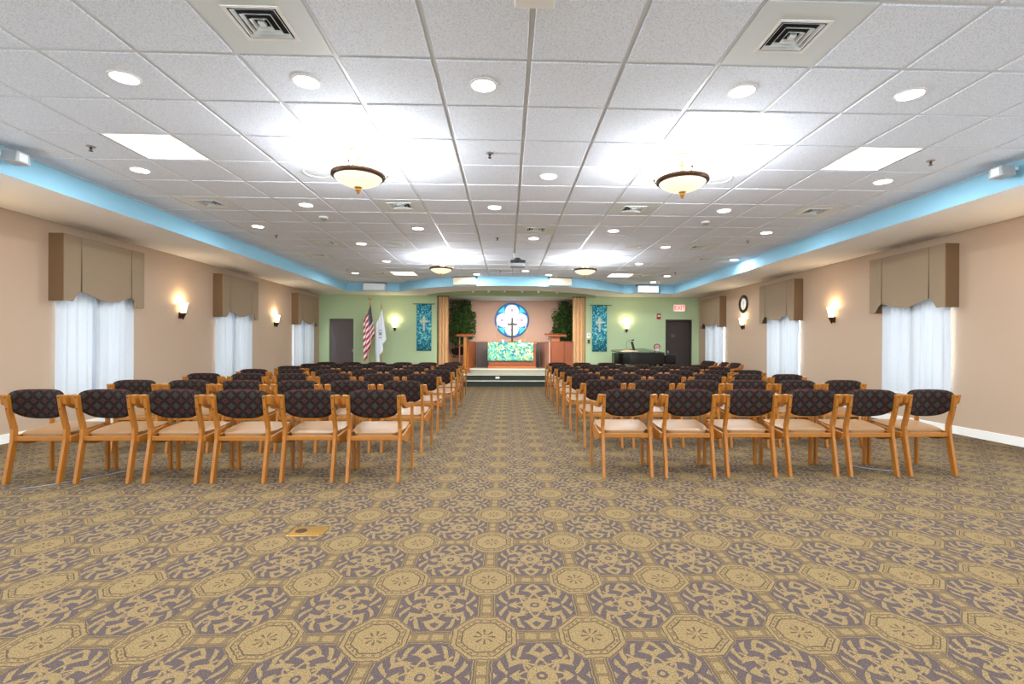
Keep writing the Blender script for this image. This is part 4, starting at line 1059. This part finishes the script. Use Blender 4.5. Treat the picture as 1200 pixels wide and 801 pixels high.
# ------------------------------------------------------------------ flags
def us_flag_mat():
    m, nt, b = new_mat('stars_and_stripes_cloth')
    uv = nt.nodes.new('ShaderNodeUVMap'); uv.uv_map = 'UVMap'
    u, v, _ = xyz(nt, uv.outputs[0])
    stripe = ((v * 6.5).fr()).lt(.5)          # 13 stripes, red first from the top
    col = mixc(nt, stripe, srgb(232, 226, 226), srgb(178, 22, 44))
    canton = (u.lt(.40)) * (v.lt(.54))
    su = ((u * (11 / .40) * .5).fr() - .5).ab(); sv = ((v * (9 / .54) * .5).fr() - .5).ab()
    su2 = ((u * (11 / .40) * .5 + .5).fr() - .5).ab(); sv2 = ((v * (9 / .54) * .5 + .5).fr() - .5).ab()
    st = ((su * su + sv * sv).m('SQRT').lt(.13)).mx((su2 * su2 + sv2 * sv2).m('SQRT').lt(.13))
    cc = mixc(nt, st, srgb(24, 30, 62), srgb(225, 225, 225)); col = mixc(nt, canton, col, cc)
    nt.links.new(col, b.inputs['Base Color']); b.inputs['Roughness'].default_value = .75; return m
M['usflag'] = us_flag_mat()
def flag(x, y, ztop, lb, mat, dx, wid, drop, top_name, seed):
    t = thing('flag_on_pole', lb, 'flag', (x, y, 0), group='flags beside the left door')
    MB().lathe([(0, 0), (.16, 0), (.16, .02), (.10, .045), (.03, .06), (.022, .12), (0, .12)], seg=24).build('stand', 'brass', t, smooth=40)
    m = MB(); m.tube([(0, 0, .05), (0, 0, ztop - .06)], .013, 10); m.build('pole', 'cherry2', t)
    if top_name == 'eagle':
        m = MB(); m.lathe([(0, -.08), (.014, -.075), (.02, -.05), (.012, -.03), (.022, -.01), (.02, .02), (0, .04)], cz=ztop, seg=12)
        for s_ in (-1, 1): m.tube([(s_ * .01, 0, ztop + .005), (s_ * .05, 0, ztop + .045), (s_ * .062, 0, ztop + .10), (s_ * .035, 0, ztop + .13)], [.014, .013, .009, .003], 6)
        m.lathe([(0, .05), (.012, .04), (.014, .03), (0, .015)], cz=ztop + .02, seg=8)
        m.build('eagle_finial', 'brass', t, smooth=50)
    else:
        MB().lathe([(0, -.08), (.012, -.07), (.012, -.04), (.022, -.02), (.008, .02), (0, .09)], cz=ztop, seg=12).build('spear_finial', 'brass', t, smooth=50)
    # gathered cloth: hoist runs down the pole, fly edge hangs in folds
    NU, NV = 48, 30; hoist = 1.0; rnd = random.Random(seed)
    def fn(u, v):           # u along the fly, v down the hoist
        zz = ztop - .12 - v * hoist * .95 - u * drop * (.62 + .38 * v)
        spread = wid * (.30 + .70 * min(1, (v * .5 + u * .75)))
        xx = -dx * (.03 + .10 * v) + dx * spread * (u ** .75) + .020 * sin(u * 15 + v * 2) * (.3 + v)
        yy = -.016 - .045 * (.5 + .5 * sin(u * 19 + seed)) * (.35 + .65 * v) - .01 * sin(v * 5)
        return (xx, yy, zz)
    mb_ = MB().grid(fn, NU, NV); o = mb_.build('flag_cloth', mat, t, smooth=80, fixn=False)
    me_ = o.data; ul = me_.uv_layers.new(name='UVMap')
    for lo in me_.loops:
        i = lo.vertex_index % (NU + 1); j = lo.vertex_index // (NU + 1); ul.data[lo.index].uv = (i / NU, j / NV)
    return t
flag(-4.13, 15.05, 2.53, 'red, white and blue striped flag with stars on a brass-topped pole', 'usflag', -1, .26, .80, 'eagle', 1)
t = flag(-3.79, 15.05, 2.42, 'plain white flag with a small dark emblem on a pole', 'whitefab', -1, .24, .86, 'spear', 4)
m = MB()
for a in (.75, -.75): m.box(-.055, .055, -.004, .004, -.008, .008, R=Matrix.Rotation(a, 3, 'Y'))
for k in range(6): m.box(-.05 + .017 * k, -.04 + .017 * k, -.004, .004, .085 + .01 * (k % 2), .105 + .01 * (k % 2)); m.box(-.05 + .017 * k, -.04 + .017 * k, -.004, .004, -.13 - .01 * (k % 2), -.11 - .01 * (k % 2))
o = m.build('emblem', 'doordark', t); o.location = (.0, -.11, 1.52)

# ------------------------------------------------------------------ green wall fittings
def text_obj(txt, size, mat, parent, loc, rot, ext=.002):
    cu = bpy.data.curves.new('lettering', 'FONT'); cu.body = txt; cu.size = size; cu.extrude = ext; cu.align_x = 'CENTER'; cu.align_y = 'CENTER'; cu.offset = .004
    tmp = bpy.data.objects.new('tmp', cu); COL.objects.link(tmp)
    dg = bpy.context.evaluated_depsgraph_get(); me_ = bpy.data.meshes.new_from_object(tmp.evaluated_get(dg)); bpy.data.objects.remove(tmp)
    me_.materials.clear(); me_.materials.append(M[mat]); o = bpy.data.objects.new('lettering', me_); COL.objects.link(o); o.parent = parent; o.location = loc; o.rotation_euler = rot
    return o
M['exitred'] = emit('exit_letters_red', srgb(255, 60, 50), 2.0, srgb(220, 40, 40)); M['exitface'] = emit('exit_face_glow', srgb(255, 190, 180), .55, srgb(250, 220, 215))
t = thing('exit_sign', 'white exit sign with red letters above the dark door', 'sign', (5.485, YB, 2.40))
MB().box(-.185, .185, -.05, 0, -.115, .115).build('housing', 'white', t, bevel=.005); MB().box(-.16, .16, -.054, -.05, -.09, .09).build('face', 'exitface', t)
text_obj('EXIT', .17, 'exitred', t, (0, -.056, 0), (radians(90), 0, 0))
t = thing('fire_alarm', 'red fire alarm box on the green wall left of the exit sign', 'alarm', (4.82, YB, 2.12))
MB().box(-.06, .06, -.045, 0, -.075, .075).build('case', 'redmetal', t, bevel=.006); MB().box(-.035, .035, -.056, -.045, .0, .05).build('strobe', 'white', t, bevel=.004); MB().box(-.06, .06, -.03, 0, .078, .10).build('bracket', 'doordark', t)
t = thing('thermostat', 'white control plate on the green wall beside the right drape', 'switch', (2.585, YB, 1.51)); MB().box(-.06, .06, -.02, 0, -.08, .08).build('plate', 'white', t, bevel=.004); MB().box(-.014, .014, -.028, -.02, .0, .035).build('knob', 'blackplastic', t)
t = thing('dark_switch', 'small dark switch box below the white control plate', 'switch', (2.585, YB, 1.32)); MB().box(-.035, .035, -.03, 0, -.06, .06).build('box', 'blackplastic', t, bevel=.004); MB().box(-.01, .01, -.036, -.03, -.02, .02).build('toggle', 'grey', t)

# ------------------------------------------------------------------ piano group
PX, PY = 3.12, 14.15
t = thing('grand_piano', 'black grand piano in front of the green wall', 'piano', (PX, PY, 0))
body = [(.0, .55), (.02, .30), (.10, .12), (.22, .03), (.40, 0), (1.42, 0), (1.42, 1.32), (1.05, 1.32), (.85, 1.15), (.62, .95), (.30, .88), (.10, .80)]
m = MB(); m.prism(body, .66, .98); m.build('case', 'black', t, bevel=.008)
sc_ = [(.015 + (x - .7) * 1.0 + .7 - .02, y * 1.0 - .012) for x, y in body]
TL = .08
def lidz(y): return .985 + TL * y
for nm, poly in (('lid', [p for p in [(-.03, .55), (-.01, .28), (.08, .09), (.21, -.01), (.40, -.03), (1.02, -.03), (1.02, 1.34), (.84, 1.19), (.60, .98), (.28, .92), (.06, .84)]]), ('lid_flap', [(1.03, -.03), (1.40, -.03), (1.20, 1.34), (1.03, 1.34)])):
    m = MB(); n = len(poly); vs = [(x, y, lidz(y)) for x, y in poly] + [(x, y, lidz(y) + .022) for x, y in poly]
    m.add(vs, [tuple(range(n))[::-1], tuple(range(n, 2 * n))] + [(i, (i + 1) % n, n + (i + 1) % n, n + i) for i in range(n)]); m.build(nm, 'black', t, bevel=.004)
m = MB(); m.box(1.42, 1.70, 0, 1.42, .66, .72); m.box(1.42, 1.72, -.04, 0.05, .66, .92); m.box(1.42, 1.72, 1.37, 1.46, .66, .92); m.build('key_bed', 'black', t, bevel=.006)
m = MB(); m.box(1.46, 1.66, .06, 1.36, .72, .745); m.build('keyboard', 'white', t)
for x, y in ((.30, .42), (1.35, .12), (1.35, 1.2)):
    MB().lathe([(0, .66), (.065, .66), (.06, .58), (.035, .50), (.03, .12), (.04, .06), (.03, .03), (0, .03)], cx=x, cy=y, seg=14).build('leg', 'black', t, smooth=40)
    MB().lathe([(0, .03), (.028, .025), (.03, .012), (.02, 0), (0, 0)], cx=x, cy=y, seg=10).build('caster', 'brass', t)
m = MB(); m.box(1.30, 1.34, .55, .85, .14, .66); m.build('pedal_lyre', 'black', t); m = MB(); m.box(1.34, 1.42, .58, .82, .10, .13); m.build('pedals', 'brass', t)
m = MB(); m.box(1.00, 1.035, -.034, -.028, .93, 1.02); m.build('lid_clasp', 'blackplastic', t)
t = thing('piano_bench', 'low black bench at the right end of the grand piano', 'bench', (5.02, 14.8, 0))
MB().box(-.18, .18, -.38, .38, .40, .50).build('seat', 'black', t, bevel=.01)
for a in (-1, 1):
    for b_ in (-1, 1): MB().box(a * .15 - .02, a * .15 + .02, b_ * .34 - .02, b_ * .34 + .02, 0, .40).build('leg', 'black', t)
# lamp on lid
lz = .985 + TL * .45 + .0285
t = thing('piano_lamp', 'gooseneck lamp with dark tilted shade standing on the piano lid', 'lamp', (PX + .45, PY + .45, lz))
MB().lathe([(0, 0), (.07, 0), (.065, .02), (.02, .03), (0, .03)], seg=18).build('base', 'brass', t, smooth=40)
m = MB(); m.tube([(0, 0, .02), (-.04, 0, .10), (-.05, 0, .19), (0, 0, .27), (.08, 0, .31), (.14, 0, .31)], .006, 6); m.build('gooseneck', 'bronze', t, smooth=60)
m = MB(); m.box(-.025, .025, -.05, .05, -.02, .02); o = m.build('shade', 'blackplastic', t, bevel=.008); o.location = (.155, 0, .31)
t = thing('music_tablet', 'dark tilted music stand panel on the piano lid', 'stand', (PX + .62, PY + .5, .985 + TL * .5 + .034))
m = MB(); m.prism([(.02, 0), (.05, 0), (-.02, .26), (-.05, .25)], -.09, .09, 'y'); m.build('panel', 'blackplastic', t, bevel=.004)
m = MB(); m.box(-.03, .09, -.06, .06, 0, .012); m.build('foot', 'blackplastic', t)
t = thing('sheet_music', 'cream sheets of music lying on the piano lid', 'paper', (PX + .42, PY + .22, .985 + TL * .22 + .024))
for q, (x, y, a) in enumerate(((-.08, 0, .1), (.12, .02, -.15), (.02, .04, .4))): o = MB().box(-.15, .15, -.10, .10, 0, .006).build('sheet', 'paper', t); o.location = (x, y, q * .007); o.rotation_euler = (radians(4.5), 0, a * .3)
M['petalpink'] = plain('pink_petals', srgb(216, 96, 120), .7); 
t = thing('flower_pot', 'small pink and white flower pot beside the piano music desk', 'flowers', (PX + 1.30, PY + .34, .985 + TL * .34 + .028))
MB().lathe([(0, 0), (.045, 0), (.06, .05), (.055, .055), (0, .05)], seg=16).build('pot', 'white', t, smooth=40)
m = MB(); rnd = random.Random(9)
for q in range(60):
    a = rnd.uniform(0, 6.28); e = rnd.uniform(-.2, 1.4); r_ = .075
    m.lathe([(0, .012), (.016, .004), (.014, -.006), (0, -.01)], cx=r_ * cos(a) * cos(e), cy=r_ * sin(a) * cos(e), cz=.09 + r_ * sin(e), seg=6)
o = m.build('blossoms', 'petalpink', t, smooth=60); o['kind'] = 'stuff'
t = thing('framed_photo', 'small dark oval picture leaning on the piano beside the flowers', 'picture', (PX + 1.38, PY + .62, .985 + TL * .62 + .022))
m = MB(); disc(m, 0, .10, .10, -.01, .01, 24); m.build('frame', 'doordark', t); m = MB(); disc(m, 0, .10, .075, -.013, -.01, 24); m.build('picture', 'green', t)

# ------------------------------------------------------------------ floor fittings
t = thing('floor_outlet_plate', 'small brass floor outlet plate set in the carpet, left foreground', 'outlet', (-1.238, 3.148, 0))
MB().box(-.107, .107, -.08, .08, 0, .006).build('plate', 'brass', t, bevel=.002)
MB().lathe([(0, .0085), (.034, .0085), (.036, .006)], cx=-.045, cy=.0, seg=24).build('round_cover', 'bronze', t)
MB().box(.015, .09, -.05, .05, .006, .0075).build('hinged_cover', 'brass', t, bevel=.001)
for q in ((-.095, -.068), (.095, -.068), (-.095, .068), (.095, .068)): MB().lathe([(0, .008), (.005, .008), (.005, .006)], cx=q[0], cy=q[1], seg=8).build('screw', 'bronze', t)
for pts, lb in [([(3.36, 5.12), (3.37, 4.90), (3.44, 4.72), (3.56, 4.62), (3.68, 4.56)], 'thin grey cable curling on the carpet under the right block'), ([(-3.90, 4.10), (-3.72, 4.27), (-3.62, 4.45), (-3.50, 4.66), (-3.38, 4.9)], 'thin grey cable on the carpet under the left block')]:
    tag(MB().tube([(x, y, .005) for x, y in pts], .004, 6).build('floor_cable', 'grey', smooth=60), lb, 'cable', 'cables on the carpet')
